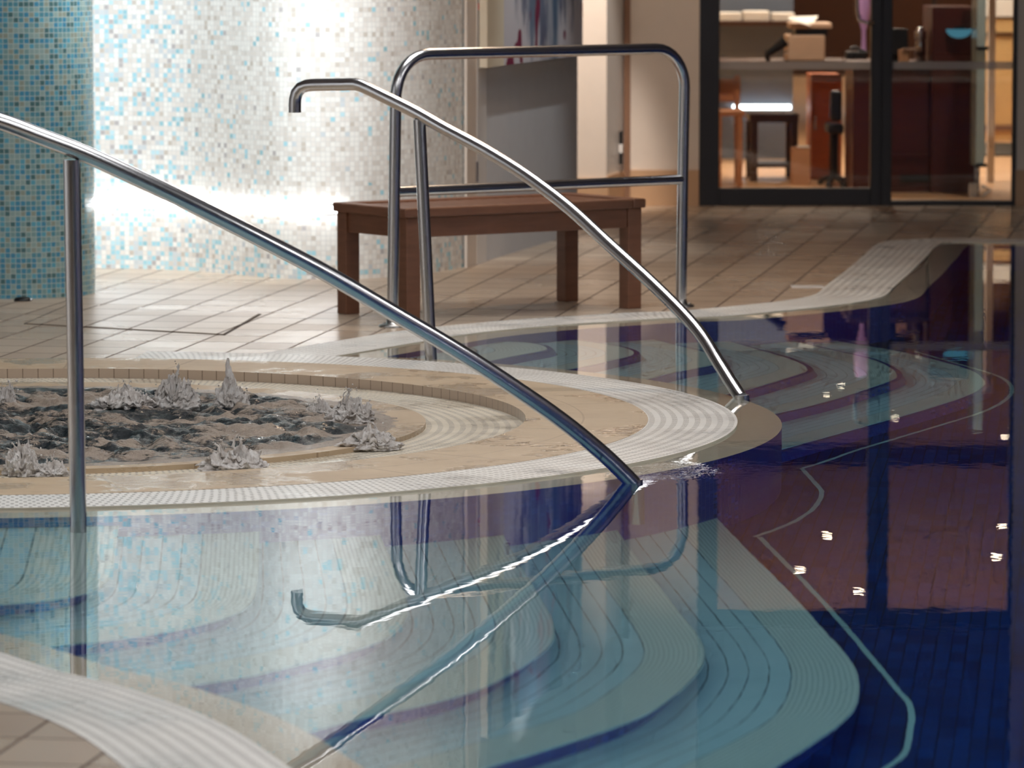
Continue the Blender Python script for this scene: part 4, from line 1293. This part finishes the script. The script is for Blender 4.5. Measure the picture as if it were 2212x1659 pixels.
# unseen area lights added under the hall ceiling as soft fill
for i, (x, y, e) in enumerate([(-2.6, 11.5, 24), (-.3, 11.5, 40), (.1, 16.2, 64), (.3, 8.5, 34), (-.1, 6.0, 26), (5.3, 11.5, 90), (5.3, 8.0, 130)]):
    light('ceiling_fill_light', 'AREA', (x, y, ZC - .03), (x, y, 0), e, (1.0, .985, .98), 1.5)
light('mosaic_wash', 'SPOT', (-1.0, 16.5, ZC - .1), (-1.42, 19.4, .78), 840, COOL, .08, math.radians(42), 1.0)
light('column_fill', 'SPOT', (-2.5, 15.6, ZC - .1), (-1.96, 18.0, .6), 40, COOL, .05, math.radians(34), .7)  # unseen spot added to brighten the blue column
light('left_wall_fill', 'AREA', (-4.6, 11.5, ZC - .05), (-6.0, 11.5, .8), 160, COOL, 1.2)  # unseen light added so the steel posts mirror a bright left wall
light('door_wash', 'SPOT', (.5, 22.2, ZC - .1), (.35, 23.4, .8), 480, (1.0, .9, .82), .06, math.radians(21), .8)
light('door_wash', 'SPOT', (1.0, 22.1, ZC - .1), (.85, 23.8, .9), 75, WARM, .06, math.radians(52), .7)
light('lobby_fill_spot', 'SPOT', (1.5, 24.6, 2.55), (1.55, 26.0, .6), 130, (1.0, .84, .70), .03, math.radians(58), .6)  # no fixture: added to brighten the printer and worktop
light('lobby_fill_spot', 'SPOT', (2.62, 24.1, 2.55), (2.5, 24.6, .5), 70, (1.0, .9, .8), .03, math.radians(50), .6)  # likewise added, to lighten the greenish glass panel
light('painting_light', 'SPOT', wp(1.0, .62, ZC - .1), wp(1.05, .0, .72), 120, COOL, .02, math.radians(44), .7)
light('bench_spot', 'SPOT', (-.02, 19.6, ZC - .1), (-.02, 19.75, 0), 40, WARM, .05, math.radians(22), .5)
light('rail_light', 'AREA', (.4, 18.6, ZC - .05), (.4, 17.0, 0), 34, WARM, .4)
for (x, y, tx, ty) in ((2.6, 5.3, 1.1, 10.0), (5.2, 6.0, 2.0, 12.5), (6.2, 12, 1.8, 15.5)):  # unseen underwater lights added to brighten the step risers
    light('underwater_fill', 'SPOT', (x, y + .12, -.55), (tx, ty, -.7), 420, (.8, .9, 1.0), .06, math.radians(72), .8)
for p in spots:
    light('lobby_down_spot', 'SPOT', p + Vector((0, 0, -.02)), p + Vector((0, 0, -2)), 60, (1.0, .85, .70), .03, math.radians(139), .4)
for (x, y) in ((1.4, 26.4), (2.2, 26.3), (3.5, 28.0), (3.6, 30.0), (1.5, 27.7)):  # extra lights without fixtures, added to brighten the lobby furniture
    light('lobby_down_spot', 'SPOT', (x, y, 2.58), (x, y, 0), 110, (1.0, .85, .70), .03, math.radians(96), .6)

w = bpy.data.worlds.new('World'); SC.world = w; w.use_nodes = True
w.node_tree.nodes['Background'].inputs[0].default_value = (.05, .06, .08, 1)
w.node_tree.nodes['Background'].inputs[1].default_value = .3

# ------------------------------------------------------------------ camera object and colour management
cd = bpy.data.cameras.new('Camera'); cam = bpy.data.objects.new('Camera', cd); COL.objects.link(cam)
cd.sensor_width = 36.0; cd.lens = 36.0 * FPX / 2212
cam.location = CAM; cam.rotation_euler = (PI / 2 - PIT, 0, 0)
cd.clip_start = .05; cd.clip_end = 200
cd.dof.use_dof = True; cd.dof.focus_distance = 13.3; cd.dof.aperture_fstop = 6.3
SC.camera = cam
SC.view_settings.view_transform = 'Standard'; SC.view_settings.look = 'None'
SC.view_settings.gamma = 1.0; SC.view_settings.use_curve_mapping = False
SC.view_settings.exposure = 0.0
SC.cycles.use_denoising = True
SC.cycles.max_bounces = 9; SC.cycles.transmission_bounces = 8; SC.cycles.glossy_bounces = 4; SC.cycles.diffuse_bounces = 3; SC.cycles.transparent_max_bounces = 8
SC.cycles.use_adaptive_sampling = True; SC.cycles.adaptive_threshold = 0.1; SC.cycles.adaptive_min_samples = 12
SC.cycles.sample_clamp_indirect = 8.0
